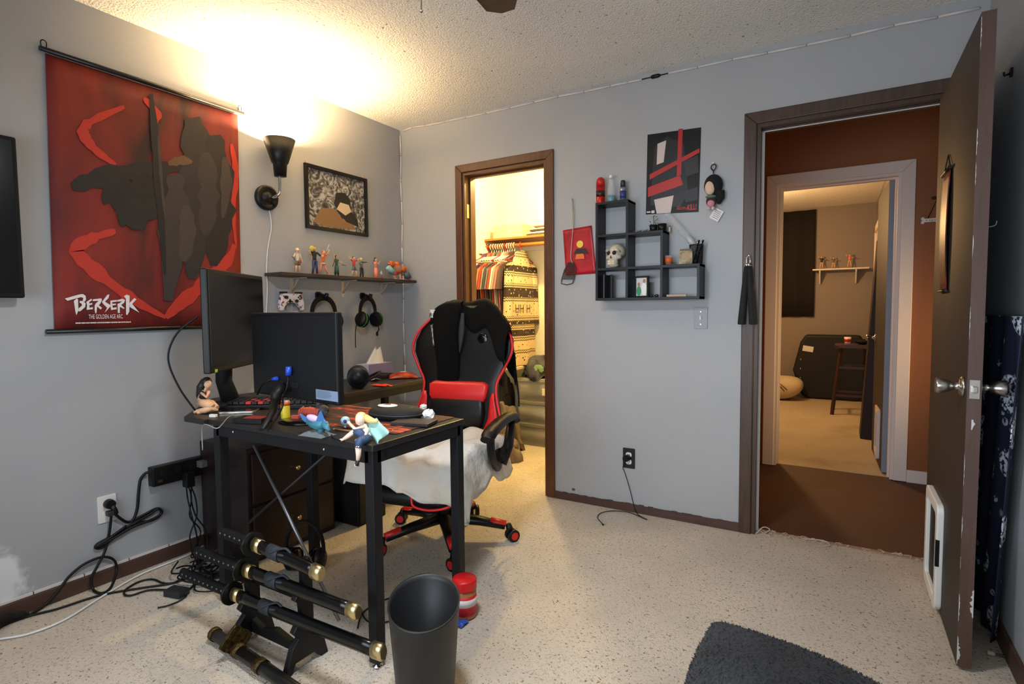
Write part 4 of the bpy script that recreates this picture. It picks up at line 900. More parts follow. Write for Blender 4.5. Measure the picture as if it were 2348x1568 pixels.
def crumple(name, label, c, r, seed, m=M_white):
    random.seed(seed); mb = MB(); mb.ell(c, (r, r*.85, r*.8), 9, 6); mb.v = [p+V([random.uniform(-.25, .25)*r for _ in range(3)]) for p in mb.v]; mb.s = [False]*len(mb.s)
    lo = min(p.z for p in mb.v); dz = c[2]-r*.8-lo; mb.v = [p+Z*dz for p in mb.v]
    return tag(obj(name, mb, m), label, 'tissue')
crumple('tissue_ball', 'crumpled white tissue at the right end of the black case', Dm(984, 962)+Z*.018, .022, 4)
crumple('tissue_ball', 'crumpled white tissue standing just behind the black case', Dm(972, 947)+Z*.02, .016, 8)
t = thing('pencil', 'short wooden pencil lying on the desk beside the eyeball toy', 'pencil', D(795, 986, DZ))
a, b = D(768, 984, DZ+.004), D(818, 990, DZ+.004)
obj('shaft', MB().tube([a, b], .0035, 6), mat('pencil_wood', (150, 104, 62), .5), t); obj('tip', MB().tube([a, a+(a-b).normalized()*.012], [.0035, .0006], 6), mat('pencil_tip', (200, 168, 120), .6), t)
o = obj('charger_lead', MB().tube(cr([D(745, 985, DZ+.004), D(758, 995, DZ+.004), D(766, 1004, DZ+.004), D(780, 1010, DZ+.004)], 5), .0025, 6), M_cord); tag(o, 'short black lead curling past the rocky base on the desk', 'cord')
o = obj('notebook', MB().box(D(950, 968, DZ+.009), (.15, .09, .012), (0, 0, .25)), mat('notebook_dark', (40, 34, 36), .5), bev=.002); tag(o, 'thin dark notebook under the right side of the black case', 'notebook')

# ------------------------------------------------------------------ things on the side desk
t = thing('headphones', 'bulky black headphones lying on the side desk by the tissue box', 'headphones', (.40, -.83, DZ), -.75)
for s in (-1, 1):
    T = Matrix.Translation((s*.042, 0, .06)) @ Matrix.Rotation(s*PI/2, 4, 'Y') @ Matrix.Diagonal((1.22, 1.22, 1, 1))
    cp = obj('ear_cup', MB().lathe([(.0001, 0), (.046, 0), (.0478, .002), (.048, .004), (.048, .026), (.0475, .028), (.045, .030), (.030, .031), (.029, .034), (.0001, .034)], 24, T), M_blk, t, local=True)
    obj('ear_pad', MB().lathe([(.02, -.022), (.038, -.024), (.049, -.012), (.047, 0), (.03, 0)], 24, T), M_blkm, cp, local=True)
obj('headband', MB().tube([(.066*math.cos(a), .06+.06*math.sin(a), .05+.03*math.sin(a)) for a in [math.radians(d) for d in range(-20, 201, 14)]], .011, 8, flat=.6), M_blkm, t, local=True)
tb = D(862, 848); tb = V((.17, W(0, .17, 862, 848).y, DZ))
t = thing('tissue_box', 'striped lilac and white tissue box with a tissue standing up on the side desk', 'tissue box', (.088, -.385, DZ), .0)
m = mat('stripe_lilac', (230, 226, 232), .6); nt, b = nodes(m)
wv = tex(nt, 'Wave', 38, mapping(nt, (1, 1, 0)), Distortion=.0); nt.links.new(ramp(nt, wv.outputs['Fac'], [(.45, (232, 230, 234)), (.55, (136, 126, 164))], 'CONSTANT'), b.inputs['Base Color'])
obj('carton', MB().bb((-.055, -.11, 0), (.055, .11, .085)), m, t, .002, local=True)
def tis(u, v): a = 2*PI*u; r = .04*(1-v*.7); return (r*math.cos(a)*(1+.3*math.sin(3*a))*.8, r*1.9*math.sin(a)+v*.03, .083+.10*v+.012*math.sin(2*a)*v)
obj('tissue', MB().grid(tis, 18, 5), M_white, t, local=True)
t = thing('snack_bag', 'crinkled orange snack bag lying at the end of the side desk', 'snack bag', V((.33, -.385, DZ)), -.75)
random.seed(2)
t_bag = t
def bag(u, v): e = math.sin(PI*u)**.5*math.sin(PI*v)**.5 if 0 < u < 1 and 0 < v < 1 else 0; return (-.06+.12*u, -.09+.18*v, .006+.032*e+random.uniform(-.003, .003)*(e > 0))
m = mat('bag_orange', (224, 92, 30), .3, noise=(16, (120, 24, 18), .9))
obj('bag', MB().grid(bag, 10, 14, th=.004), m, t, local=True)
obj('bag_emblem', MB().lathe([(.0001, .038), (.02, .038), (.02, .041), (.0001, .041)], 16), M_white, t, local=True)
o = obj('paper_scrap', MB().grid(lambda u, v: V(D(855, 872, DZ+.002))+V((-.04+.08*u, -.03+.06*v, .012*u*u+.006*math.sin(v*5))), 6, 5, th=.001), mat('paper_cream', (228, 206, 176), .7)); tag(o, 'cream paper scrap leaning by the headphones on the side desk', 'paper')
o = obj('red_wrapper', MB().grid(lambda u, v: V(D(875, 884, DZ+.002))+V((-.06+.12*u, -.03+.06*v, .006*math.sin(u*8)*math.sin(v*6)+.004)), 8, 6, th=.001, sm=False), mat('wrapper_red', (230, 66, 38), .4)); tag(o, 'torn red wrapper on the front edge of the side desk', 'wrapper')
o = obj('book', MB().box(V((.2, -.43, DZ+.012)), (.10, .14, .022), (0, 0, .1)), mat('book_black', (26, 26, 30), .5), bev=.002); tag(o, 'dark book lying between the tissue box and the orange snack bag', 'book')
o.location.z += 0

# ------------------------------------------------------------------ under the desk
t = thing('drawer_cabinet', 'dark reddish brown drawer cabinet under the desk', 'cabinet', (.22, -1.25, 0))
M_cab = wood('cabinet_dark', (34, 20, 19), (26, 15, 14), .35, (2, 2, 12))
obj('carcass', MB().bb((.03, -1.52, 0), (.40, -1.02, .54)), M_cab, t, .004)
for i, z in enumerate((.03, .28)):
    d = obj('drawer', MB().bb((.40, -1.50, z), (.415, -1.04, z+.235)), M_cab, t, .003)
    obj('knob', MB().lathe([(.0001, 0), (.006, 0), (.006, .012), (.013, .018), (.01, .026), (.0001, .027)], 14, Matrix.Translation((.415, -1.27, z+.12)) @ Matrix.Rotation(PI/2, 4, 'Y')), M_gold, d)
t = thing('computer_tower', 'black subwoofer-sized box standing on carpet behind the desk, bottle on top', 'computer', (.40, -.78, 0))
obj('case', MB().bb((.24, -.95, 0), (.50, -.74, .36)), M_blkm, t, .006)
obj('front_panel', MB().bb((.499, -.94, .015), (.505, -.75, .345)), M_blk, t)
t = thing('dark_bottle', 'dark bottle standing on the black box behind the desk', 'bottle', (.38, -.85, .36))
obj('bottle', MB().lathe([(.0001, 0), (.06, 0), (.06, .08), (.05, .1), (.028, .11), (.028, .14), (.0001, .14)], 18), M_blkm, t, local=True)
t = thing('headphones', 'large black headphones standing on the carpet under the desk', 'headphones', (.66, -1.42, 0), .5)
for s in (-1, 1):
    T = Matrix.Translation((s*.05, 0, .052)) @ Matrix.Rotation(s*PI/2, 4, 'Y')
    cp = obj('ear_cup', MB().lathe([(.0001, 0), (.04, 0), (.05, .01), (.05, .022), (.036, .036), (.0001, .038)], 24, T), M_blk, t, local=True)
    obj('ear_pad', MB().lathe([(.02, -.024), (.04, -.026), (.051, -.014), (.05, 0), (.03, 0)], 24, T), M_blkg, cp, local=True)
obj('headband', MB().tube([(.085*math.cos(a), 0, .1+.125*math.sin(a)) for a in [math.radians(d) for d in range(-28, 209, 12)]], .014, 8, flat=.5), M_blkm, t, local=True)

# ------------------------------------------------------------------ swords on their stand
SY = -1.885
t = thing('sword_stand', 'black wooden sword stand in front of the desk holding three swords', 'sword stand', (1.06, SY, 0))
M_stand = mat('stand_black_wood', (14, 13, 14), .5, spec=.35)
zs = (.155, .262, .368)
for x in (.93, 1.215):
    poly = [(-.085, 0), (-.06, 0), (-.045, .03), (.03, .03), (.055, 0), (.085, 0), (.07, .06), (.03, .085), (.028, .34), (.018, .36), (-.004, .352), (-.02, .36), (-.03, .335), (-.008, .32), (-.008, .245), (-.03, .252), (-.042, .235), (-.02, .215), (-.012, .145), (-.036, .15), (-.05, .13), (-.03, .105), (-.055, .08)]
    obj('upright', MB().prism([(-a+0, b) for a, b in poly], (x-.012, SY+.02, 0), -Y, Z, 0, -.024), M_stand, t, .003)
obj('foot_rail', MB().prism([(.93, .03), (1.215, .03), (1.215, .085), (1.15, .06), (1.07, .08), (1.0, .06), (.93, .085)], (0, SY+.032, 0), X, Z, 0, .02), M_stand, t, .003)
obj('back_rail', MB().bb((.93, SY+.03, .2), (1.215, SY+.045, .225)), M_stand, t, .003)
def sword(label, x0, xt, x1, z, drop, wraps=True):
    """sheathed sword, hilt end x0, guard xt, scabbard tip x1"""
    t = thing('sheathed_sword', label, 'sword', ((x0+x1)/2, SY-.016, z), 0, 'swords on the stand')
    f = lambda x: V((x, SY-.016, z+.012-drop*((x-x0)/(x1-x0))**2))
    N = 14; sc = [f(xt+.05+(x1-.03-xt-.05)*i/N) for i in range(N+1)]
    obj('scabbard', MB().tube(sc, .016, 14, flat=1.42), mat('lacquer_black', (10, 10, 10), .25, spec=.4), t)
    h = [f(x0+(xt-.012-x0)*i/6) for i in range(7)]
    hl = obj('hilt', MB().tube(h, .0145, 12, flat=1.35), mat('hilt_wrap', (11, 11, 13), .75, spec=.25), t)
    mb = MB(); n = int((xt-x0)/.028)
    for i in range(n): p = f(x0+.02+.028*i); mb.ell(p+V((0, -.0125, .003)), (.0055, .003, .004), 8, 6)
    obj('hilt_stud', mb, mat('stud_grey', (92, 92, 96), .4), hl)
    obj('guard', MB().cyl(f(xt)-X*.004, f(xt)+X*.004, .04, n=24), M_blk, t)
    obj('collar', MB().tube([f(xt+.012), f(xt+.05)], [.0175, .0178], 16, flat=1.42), M_gold, t)
    a, b = f(x1-.034), f(x1); d = (b-a).normalized()
    obj('end_cap', MB().tube([a, b, b+d*.006], [.0182, .0182, .0135], 18, flat=1.42), M_gold, t)
    c = xt+.05+(x1-xt)*.2
    obj('cord_wrap', MB().tube([f(c-.025), f(c+.03)], .018, 12, flat=1.42).tube(cr([f(c)+V((0, -.02, .008)), f(c+.03)+V((0, -.01, .022)), f(c+.06)+V((0, .0, .03)), f(c+.085)+V((0, .0, .012)), f(c+.04)+V((0, -.018, .012))], 5), .004, 6), mat('sword_cord', (38, 42, 50), .7), t)
    return t
sword('topmost and shortest sheathed sword on the stand, with brass fittings', .82, 1.005, 1.345, zs[2], .028)
sword('middle of the three sheathed swords on the stand, with brass end cap', .665, .95, 1.50, zs[1], .0)
sword('lowest and longest sheathed sword on the stand, brass end cap by the bin', .56, .875, 1.598, zs[0], -.015)
# loose sword lying on the carpet
a, b = W(2, .03, 487, 1448), W(2, .03, 700, 1595)
t = thing('loose_sword', 'black and antique gold sword lying loose on the carpet in front of the stand', 'sword', (a.lerp(b, .5).x, a.lerp(b, .5).y, 0))
b = a+(b-a)*1.25; d = (b-a).normalized()
zz = lambda p, r: V((p.x, p.y, r+.003))
a = zz(a, .024); b = zz(b, .024); L = (b-a).length; d = (b-a).normalized()
M_ornate = mat('ornate_gold', (96, 76, 40), .4, .8, noise=(70, (22, 18, 14), .9), bump=(90, .9, .006))
obj('pommel', MB().tube([a, a+d*.012, a+d*.03], [.016, .024, .023], 14), M_ornate, t)
obj('hilt', MB().tube([a+d*.03, a+d*.09, a+d*.155], [.020, .019, .021], 14), mat('hilt_brown', (32, 26, 22), .6), t)
g = a+d*.165
n_ = d.cross(Z).normalized()
obj('guard', MB().prism([(r*math.cos(q), r*math.sin(q)) for q, r in [(2*PI*i/16, .046+.01*(i % 4 == 0)-.006*(i % 4 == 2)) for i in range(16)]], g+Z*.028, n_, Z, -.006, .006), M_ornate, t, .002)
obj('collar', MB().tube([a+d*.155, a+d*.18, a+d*.2], [.024, .026, .023], 14), M_ornate, t)
obj('scabbard', MB().tube([a+d*.2, a+d*(L*.6), b], [.0235, .0225, .02], 14, flat=.8), mat('scabbard_black', (18, 17, 16), .35), t)
obj('scabbard_band', MB().tube([a+d*.30, a+d*.335], .0255, 14, flat=.85), M_ornate, t)

# ------------------------------------------------------------------ bin, jar, floor bits
bc = V((1.665, -1.792, 0)); T = Matrix.Translation(bc) @ Matrix.Rotation(math.atan2(-.83, .555), 4, 'Z')
t = thing('waste_bin', 'dark grey oval plastic waste bin standing in front of the desk', 'bin', bc)
mb = MB().lathe([(.0001, 0), (.078, 0), (.084, .01), (.105, .295), (.107, .302), (.103, .302), (.098, .29), (.08, .014), (.0001, .012)], 40, T, 0, 1.15, 1)
ax_ = V((.555, -.83, 0))
mb.v = [p+Z*(p.z/.3*-.204*(p-bc).dot(ax_)) for p in mb.v]   # rim slants down toward the room
obj('body', mb, mat('bin_grey', (31, 31, 33), .5, bump=(300, .1, .001)), t)
jb = W(2, 0, 1066, 1411)
t = thing('peanut_butter_jar', 'plastic jar of brown peanut butter with a red lid behind the bin', 'jar', jb)
obj('jar', MB().lathe([(.0001, 0), (.04, 0), (.045, .008), (.045, .1), (.04, .112), (.0001, .112)], 24), mat('peanut_brown', (176, 118, 70), .35), t, local=True)
obj('label', MB().lathe([(.0453, .018), (.0456, .018), (.0456, .092), (.0453, .092)], 24), mat('jar_label_red', (206, 30, 30), .45), t, local=True)
mb = MB(); mb.lathe([(.0457, .052), (.046, .052), (.046, .08), (.0457, .08)], 24); obj('label_band', mb, mat('jar_label_white', (226, 222, 220), .5), t, local=True)
obj('lid', MB().lathe([(.0001, .11), (.046, .11), (.047, .114), (.047, .143), (.044, .148), (.0001, .148)], 28), mat('lid_red', (214, 22, 26), .35), t, local=True)
o = obj('blue_wrapper', MB().grid(lambda u, v: W(2, .0, 1050, 1432)+V((-.03+.06*u, -.02+.05*v, .004+.008*abs(math.sin(u*6+v*4)))), 6, 6, th=.001, sm=False), mat('wrapper_blue', (40, 80, 170), .35)); tag(o, 'scrap of blue wrapper on the carpet behind the bin', 'wrapper')
cord('floor_cable', 'thin black cable looped on the carpet between the desk leg and the bin', [FLR(820, 1440), FLR(832, 1405), FLR(870, 1380), FLR(905, 1370), FLR(920, 1385), FLR(900, 1420), FLR(860, 1428), FLR(838, 1420), FLR(828, 1398)], .003)
# ------------------------------------------------------------------ gaming chair
random.seed(21)
M_lea = mat('leather_black', (12, 12, 13), .4, bump=(220, .12, .002), spec=.4); M_lred = mat('leather_red', (214, 34, 34), .4)
ch = thing('gaming_chair', 'black and red gaming chair with casters pulled up to the desk', 'chair', (1.0, -.84, 0), .2)
for k in range(5):
    a = math.radians(27+72*k)-.2; d = V((math.cos(a), math.sin(a), 0)); n = d.cross(Z)
    l = obj('base_leg', MB().tube([d*.03+Z*.115, d*.18+Z*.10, d*.31+Z*.075], [.036, .03, .022], 10, flat=.8), M_blk, ch, local=True)
    obj('leg_tip', MB().tube([d*.235+Z*.099, d*.315+Z*.087], [.0225, .0185], 10, flat=.8), M_lred, l, local=True)
    c = d*.345+Z*.03; w = (n*math.cos(.6)+d*math.sin(.6)); cs = obj('caster', MB().tube([c-w*.026, c-w*.006], .03, 18).tube([c+w*.006, c+w*.026], .03, 18).tube([d*.325+Z*.085, d*.335+Z*.05], [.014, .02], 10), M_blk, ch, local=True)
    for q_ in (-1, 1): obj('hub_cap', MB().tube([c+w*.026*q_, c+w*.0285*q_], .019, 16), M_red, cs, local=True)
obj('gas_lift', MB().cyl((0, 0, .09), (0, 0, .25), .026).cyl((0, 0, .25), (0, 0, .36), .018), M_blkmetal, ch, local=True)
obj('tilt_plate', MB().box((0, 0, .355), (.2, .26, .045)), M_blkmetal, ch, .006, local=True)
def sring(x0, x1, y0, y1, z, r): return [((x0+x1)/2+a, (y0+y1)/2+b, z) for a, b in rr(x1-x0, y1-y0, r)]
obj('seat_cushion', MB().loft([sring(-.23, .23, -.30, .2, .375, .06), sring(-.265, .265, -.35, .215, .39, .07), sring(-.275, .275, -.36, .22, .43, .08), sring(-.26, .26, -.34, .21, .47, .08), sring(-.2, .2, -.27, .18, .48, .06)]), M_lea, ch, local=True)
for s in (-1, 1): obj('seat_bolster', MB().tube(cr([(s*.225, .17, .475), (s*.235, -.05, .485), (s*.23, -.26, .47)], 5), [.045]*11, 10, flat=.8), M_lea, ch, local=True)
obj('footrest', MB().loft([sring(-.19, .19, -.34, .02, .285, .05), sring(-.215, .215, -.372, .04, .30, .06), sring(-.22, .22, -.378, .05, .335, .06), sring(-.20, .20, -.35, .04, .372, .05)]), M_lea, ch, local=True)
obj('footrest_piping', MB().tube(cr([(.03, -.376, .345), (.04, -.383, .31), (.09, -.384, .298), (.15, -.382, .302), (.21, -.365, .32), (.222, -.30, .35)], 6), .006, 8), M_lred, ch, local=True)
# backrest: stacked rounded sections leaning back
prof = [(.46, .22, .185), (.52, .245, .205), (.60, .25, .222), (.70, .22, .245), (.78, .215, .262), (.86, .255, .28), (.94, .292, .297), (1.0, .29, .31), (1.06, .262, .322), (1.12, .205, .335), (1.17, .16, .345), (1.19, .12, .35)]
rings = []
for z, hw, y in prof:
    ring_ = []
    for i in range(24):
        a = 2*PI*i/24; cx, sy = math.cos(a), math.sin(a)
        x = hw*math.copysign(abs(cx)**.75, cx); yy = .05*math.copysign(abs(sy)**.8, sy)-.045*(abs(x)/max(hw, .01))**3*(hw/.29)
        ring_.append((x, y+yy, z))
    rings.append(ring_)
obj('backrest', MB().loft(rings), M_lea, ch, local=True)
for s in (-1, 1):
    pts = [(s*(hw+.002)*.985, y-.058*(hw/.29)-.012, z) for z, hw, y in prof[1:10]]
    obj('back_piping', MB().tube(cr(pts, 4), .0075, 8), M_lred, ch, local=True)
    def pan(u, v, s=s):
        z = .47+.26*u; i = 0
        while i < len(prof)-2 and prof[i+1][0] < z: i += 1
        f = (z-prof[i][0])/(prof[i+1][0]-prof[i][0]); hw = prof[i][1]+(prof[i+1][1]-prof[i][1])*f; y = prof[i][2]+(prof[i+1][2]-prof[i][2])*f
        w = .10*(1-u*.85); return (s*(hw-.012-w*v), y-.062+.004*v-.006, z)
    obj('red_panel', MB().grid(pan, 8, 3, th=.004*s), M_lred, ch, local=True)
    obj('belt_slot', MB().ell((s*.115, .262, 1.005), (.032, .007, .038)), M_blkg, ch, local=True)
obj('lumbar_pillow', MB().loft([[(x*1.0, .19-d_+yy, z) for x, yy in rr(w, t_, .02)] for z, w, t_, d_ in ((.53, .24, .05, .0), (.56, .30, .09, .005), (.63, .32, .10, .0), (.69, .30, .08, -.01), (.715, .25, .05, -.015))]), M_lea, ch, local=True)
obj('lumbar_red', MB().loft([[(x, .20+yy, z) for x, yy in rr(w, t_, .015)] for z, w, t_ in ((.66, .28, .06), (.71, .33, .08), (.77, .34, .055), (.785, .29, .03))]), M_lred, ch, local=True)
for s in (-1, 1):
    a = obj('armrest', MB().tube(cr([(s*.345, -.27, .595), (s*.345, -.2, .625), (s*.345, -.05, .645), (s*.345, .06, .64), (s*.345, .1, .615)], 6), [.03]*3+[.036]*18+[.034]*4, 12, flat=.62), M_blk, ch, local=True)
    obj('arm_bracket', MB().tube(cr([(s*.345, -.22, .60), (s*.34, -.20, .52), (s*.325, -.10, .44), (s*.29, .0, .40), (s*.2, .02, .37)], 6), [.026]*25, 10, flat=.7).tube([(s*.345, .06, .62), (s*.335, .04, .5), (s*.31, .0, .42)], [.02, .026, .03], 10), M_blk, a, local=True)
    obj('bracket_cap', MB().cyl((s*.36, -.12, .5), (s*.366, -.12, .5), .034, n=20).cyl((s*.325, -.12, .48), (s*.362, -.12, .5), .03, n=16), M_blkm, a, local=True)
# dark jacket slung over the top of the backrest
jk = thing('draped_jacket', 'black jacket slung over the top of the gaming chair backrest', 'jacket', (1.0, -.84, .6), .2)
MTX[jk] = MTX[ch]; jk.location = (1.0, -.84, 0)
M_cloth = mat('cloth_black', (9, 9, 9), .95, bump=(120, .3, .003), spec=.15)
def zback(x):
    x = abs(x); tab = [(0, 1.195), (.12, 1.19), (.16, 1.17), (.205, 1.12), (.262, 1.06), (.292, .97), (.31, .90)]
    for (a, za), (b_, zb) in zip(tab[:-1], tab[1:]):
        if x <= b_: return za+(zb-za)*(x-a)/(b_-a)
    return .90
def hood(u, v):
    x = -.185+.465*u; zt = zback(x-.01)+.022+.006*math.sin(u*13); yc = .345-.10*(1.19-zback(x))/.2
    drop = (.07+.10*u+.05*math.sin(u*9)**2) if v < .5 else .30
    a = v*PI; sn = math.sin(a)
    return (x, yc-.082*math.cos(a)*(1 if v < .5 else 1.0)-.03*(abs(x)/.29)**3, zt-drop*(1-sn)**.8+.005*math.sin(u*19+v*6))
obj('shoulders', MB().grid(hood, 26, 18, th=-.006), M_cloth, jk, local=True)
def sleeve(u, v):
    w = .08-.026*max(0, u-.12); x = -.105+.045*u+w*(2*v-1)+.004*math.sin(u*12)*(u > .15)
    zt = zback(x)+.028; yt = .345-.10*(1.19-zback(x))/.2
    if u < .16: a = u/.16*PI/2; return (x, yt-.085*math.sin(a), zt-.03*(1-math.cos(a)))
    k = (u-.16)/.84; return (x, yt-.085-.075*min(1, k*1.5)+.04*k-.028*math.sin(PI*v)*min(1, k*4), zt-.03-(zt-.03-.64)*k)
obj('hanging_sleeve', MB().grid(sleeve, 25, 10, th=.010), M_cloth, jk, local=True)
def lapel(u, v): z = 1.15-.21*u; return (.02-.015*u+.034*math.sin(PI*(.15+.8*u))*(v-.5), .215-.012*u-.006*math.sin(PI*v), z)
obj('zip_flap', MB().grid(lapel, 8, 4, th=.006), mat('grey_lining', (38, 38, 41), .7), jk, local=True)
obj('strap', MB().tube(cr([(.26, .36, .93), (.27, .36, .8), (.285, .35, .7), (.29, .34, .64)], 5), .009, 6, flat=.4), M_blkm, jk, local=True)
o = obj('patterned_scarf', MB().grid(lambda u, v: MTX[ch] @ V((-.20+.05*v+.02*u, .25-.01*math.sin(v*4), 1.17-.2*u)), 10, 4, th=.004), mat('scarf_bw', (226, 224, 222), .8, noise=(46, (30, 30, 34), 1.0))); tag(o, 'black and white patterned scarf tucked behind the jacket on the chair', 'scarf')
# white blanket over the seat
def blanket(u, v):
    x = -.34+.76*u; y = .14-.70*v
    zt = .512+.020*math.sin(x*9+y*5)+.016*math.sin(y*17-x*6)+.010*math.sin(x*31+y*22+2*math.sin(x*12))+.008*math.sin(y*41-x*13)+.02*math.exp(-((x-.1)**2+(y+.12)**2)/.02)
    ex = max(0, abs(x)-.27); ey = max(0, -y-.37); dx = 0; dy = 0
    z = zt
    if ex > 0: z -= ex*(1.0 if x > 0 else .55); x = math.copysign(.27+ex*.32, x)
    if ey > 0: z -= ey*(.42+.72*u); y = -.37-ey*.25-(.012*math.sin(x*22)+.008*math.sin(x*47+1))*min(1, ey*12)
    return MTX[ch] @ V((x, y, max(z, .27)))
o = obj('seat_blanket', MB().grid(blanket, 36, 34, th=.006), mat('blanket_white', (218, 216, 212), .9, noise=(5, (206, 192, 172), .7), bump=(11, .7, .04))); tag(o, 'rumpled white blanket draped over the gaming chair seat', 'blanket')

# ------------------------------------------------------------------ closet contents
M_oak = wood('closet_oak', (166, 104, 52), (140, 84, 40), .45, (1.5, 10, 10))
t = thing('closet_shelf', 'wooden shelf board across the closet above the clothes rod', 'shelf', (.8, 1.25, 1.775))
obj('board', MB().bb((-.018, 1.09, 1.775), (1.688, 1.40, 1.793)), M_oak, t, .002)
obj('cleat', MB().bb((-.018, 1.38, 1.70), (1.688, 1.398, 1.775)), M_white, t)
obj('cleat', MB().bb((-.018, 1.0, 1.66), (-.004, 1.38, 1.72)), M_white, t)
o = obj('clothes_rod', MB().cyl((-.02, 1.12, 1.722), (1.69, 1.12, 1.722), .0165, n=16), M_oak); tag(o, 'round wooden clothes rod across the closet', 'rod')
M_hw, M_hr = mat('hanger_white', (226, 218, 200), .4), mat('hanger_red', (200, 40, 44), .4)
def hanger(x, m, label, group):
    t = thing('clothes_hanger', label, 'hanger', (x, 1.12, 1.58), 0, group)
    obj('hook', MB().tube(cr([(x, 1.112, 1.70), (x, 1.098, 1.724), (x, 1.112, 1.744), (x, 1.132, 1.740), (x, 1.140, 1.722), (x, 1.128, 1.69), (x, 1.12, 1.665)], 4), .0036, 6), m, t)
    obj('shoulder_bar', MB().tube([(x, 1.12, 1.665), (x, .90, 1.585), (x, .905, 1.575), (x, 1.335, 1.575), (x, 1.34, 1.585), (x, 1.12, 1.665)], .0042, 6), m, t)
def shirt(x, m, label, length=.62, sl=.20, th=.020, long=False, y0=1.12, name='hanging_shirt', cat='shirt', group='clothes hanging on the rod', side=1.0):
    """garment hanging edge-on: outline in the y-z plane, puffed in x"""
    t = thing(name, label, cat, (x, y0, 1.6-length), 0, group)
    zt = 1.655; hw = .235
    def body(u, v):   # u around, v down
        a = 2*PI*u; w = hw*(.42+.58*min(1, v*6))*(.92+.08*math.cos(v*3)); ca, sa = math.cos(a), math.sin(a)
        z = zt-.10*min(1, v*6)-length*v+.02*(1-abs(ca))*(v < .05)
        k = th*(.5+.9*v)*(1+.5*math.sin(7*a+v*3)*v)
        return (x+k*sa*side, y0+w*math.copysign(abs(ca)**.8, ca), z)
    obj('body', MB().grid(body, 22, 12), m, t)
    for s in (-1, 1):
        L = .5 if long else sl
        def slv(u, v, s=s):
            a = 2*PI*u; r = (.062 if not long else .055)*(1-.15*v); yy = y0+s*(.20+.055*v*(1 if not long else .7)); z = zt-.115-L*v
            return (x+th*.9*math.sin(a), yy+r*math.cos(a), z+.03*math.cos(a)*-s*(1-v))
        obj('sleeve', MB().grid(slv, 12, 6), m, t)
    return t
sh = [(.005, (112, 58, 130), 'purple shirt hanging at the far left of the closet rod', .66, True), (.035, (70, 62, 60), 'charcoal shirt second from the left on the closet rod', .6, False), (.062, (188, 110, 92), 'salmon pink shirt third from the left on the closet rod', .56, False), (.088, (178, 60, 46), 'bright red shirt fourth from the left on the closet rod', .58, False), (.112, (124, 116, 108), 'grey shirt fifth from the left on the closet rod', .66, False), (.136, (56, 58, 72), 'navy shirt in the middle of the closet rod', .68, False), (.158, (104, 100, 100), 'mid grey shirt right of the navy shirt on the closet rod', .66, False), (.180, (164, 54, 50), 'red shirt in the middle of the closet rod between grey ones', .55, False), (.202, (222, 208, 184), 'cream shirt on the closet rod, right of centre', .55, False), (.224, (140, 132, 126), 'light grey shirt on the closet rod next to the dusty pink one', .66, False), (.247, (178, 108, 102), 'dusty pink shirt on the closet rod beside the patterned cardigan', .6, False), (.272, (70, 54, 54), 'dark brown shirt squeezed against the patterned cardigan', .72, False)]
for i, (x, c, lb, L, lg) in enumerate(sh):
    shirt(x, mat('shirt_%d' % i, c, .85), lb, L, .2, .012, lg)
    red = i in (0, 7)
    hanger(x, M_hr if red else M_hw, ('red' if red else 'pale')+' plastic hanger holding the '+lb.split(' shirt')[0]+' shirt'+(' second from left' if i == 1 else ''), 'hangers on the closet rod')
hanger(.335, M_hr, 'red plastic hanger under the patterned cardigan', None)
m = mat('knit_pattern', (206, 180, 138), .9); nt, b = nodes(m)
tc = nt.nodes.new('ShaderNodeTexCoord'); sx = nt.nodes.new('ShaderNodeSeparateXYZ'); nt.links.new(tc.outputs['Object'], sx.inputs[0])
def mth(op, a, bq=0.0):
    k = nt.nodes.new('ShaderNodeMath'); k.operation = op
    for i, s in enumerate((a, bq)):
        if isinstance(s, (int, float)): k.inputs[i].default_value = s
        else: nt.links.new(s, k.inputs[i])
    return k.outputs[0]
def m2(op, a, b_=0.0): return mth(op, a, b_)
zz_ = sx.outputs['Z']; hor = mth('ADD', sx.outputs['Y'], mth('MULTIPLY', sx.outputs['X'], .8))
kind = ramp(nt, zz_, [(0, (0, 0, 0)), (.05, (.5, .5, .5)), (.085, (0, 0, 0)), (.16, (.5, .5, .5)), (.20, (1, 1, 1)), (.255, (.5, .5, .5)), (.30, (1, 1, 1)), (.33, (.5, .5, .5)), (.375, (0, 0, 0)), (.49, (.5, .5, .5)), (.53, (1, 1, 1)), (.61, (.5, .5, .5)), (.645, (0, 0, 0)), (.71, (.5, .5, .5)), (.745, (1, 1, 1)), (.80, (0, 0, 0)), (.86, (.5, .5, .5))], 'CONSTANT')
zig = mth('ADD', zz_, mth('PINGPONG', hor, .011)); zl = mth('GREATER_THAN', mth('SINE', mth('MULTIPLY', zig, 300)), .15)
vor = tex(nt, 'Voronoi', 32); star = mth('LESS_THAN', vor.outputs['Distance'], .22); small = mth('LESS_THAN', vor.outputs['Distance'], .2)
k1 = mth('GREATER_THAN', kind, .75); k5 = mth('MULTIPLY', mth('GREATER_THAN', kind, .2), mth('LESS_THAN', kind, .75)); k0 = mth('LESS_THAN', kind, .2)
pat = mth('ADD', mth('ADD', mth('MULTIPLY', k1, mth('SUBTRACT', 1.0, star)), mth('MULTIPLY', k5, zl)), mth('MULTIPLY', k0, small))
nt.links.new(mix(nt, pat, C(206, 182, 142), C(48, 34, 28)), b.inputs['Base Color'])
t = shirt(.335, m, 'cream and dark brown patterned knit cardigan hanging at the right end of the rod', .86, .5, .042, True, 1.13, 'patterned_cardigan', 'cardigan')
obj('hem', MB().bb((.29, .905, .66), (.385, 1.355, .69)), mat('knit_cream', (210, 188, 150), .9), t, .006)
mk = mat('knit_dark', (48, 34, 28), .9)
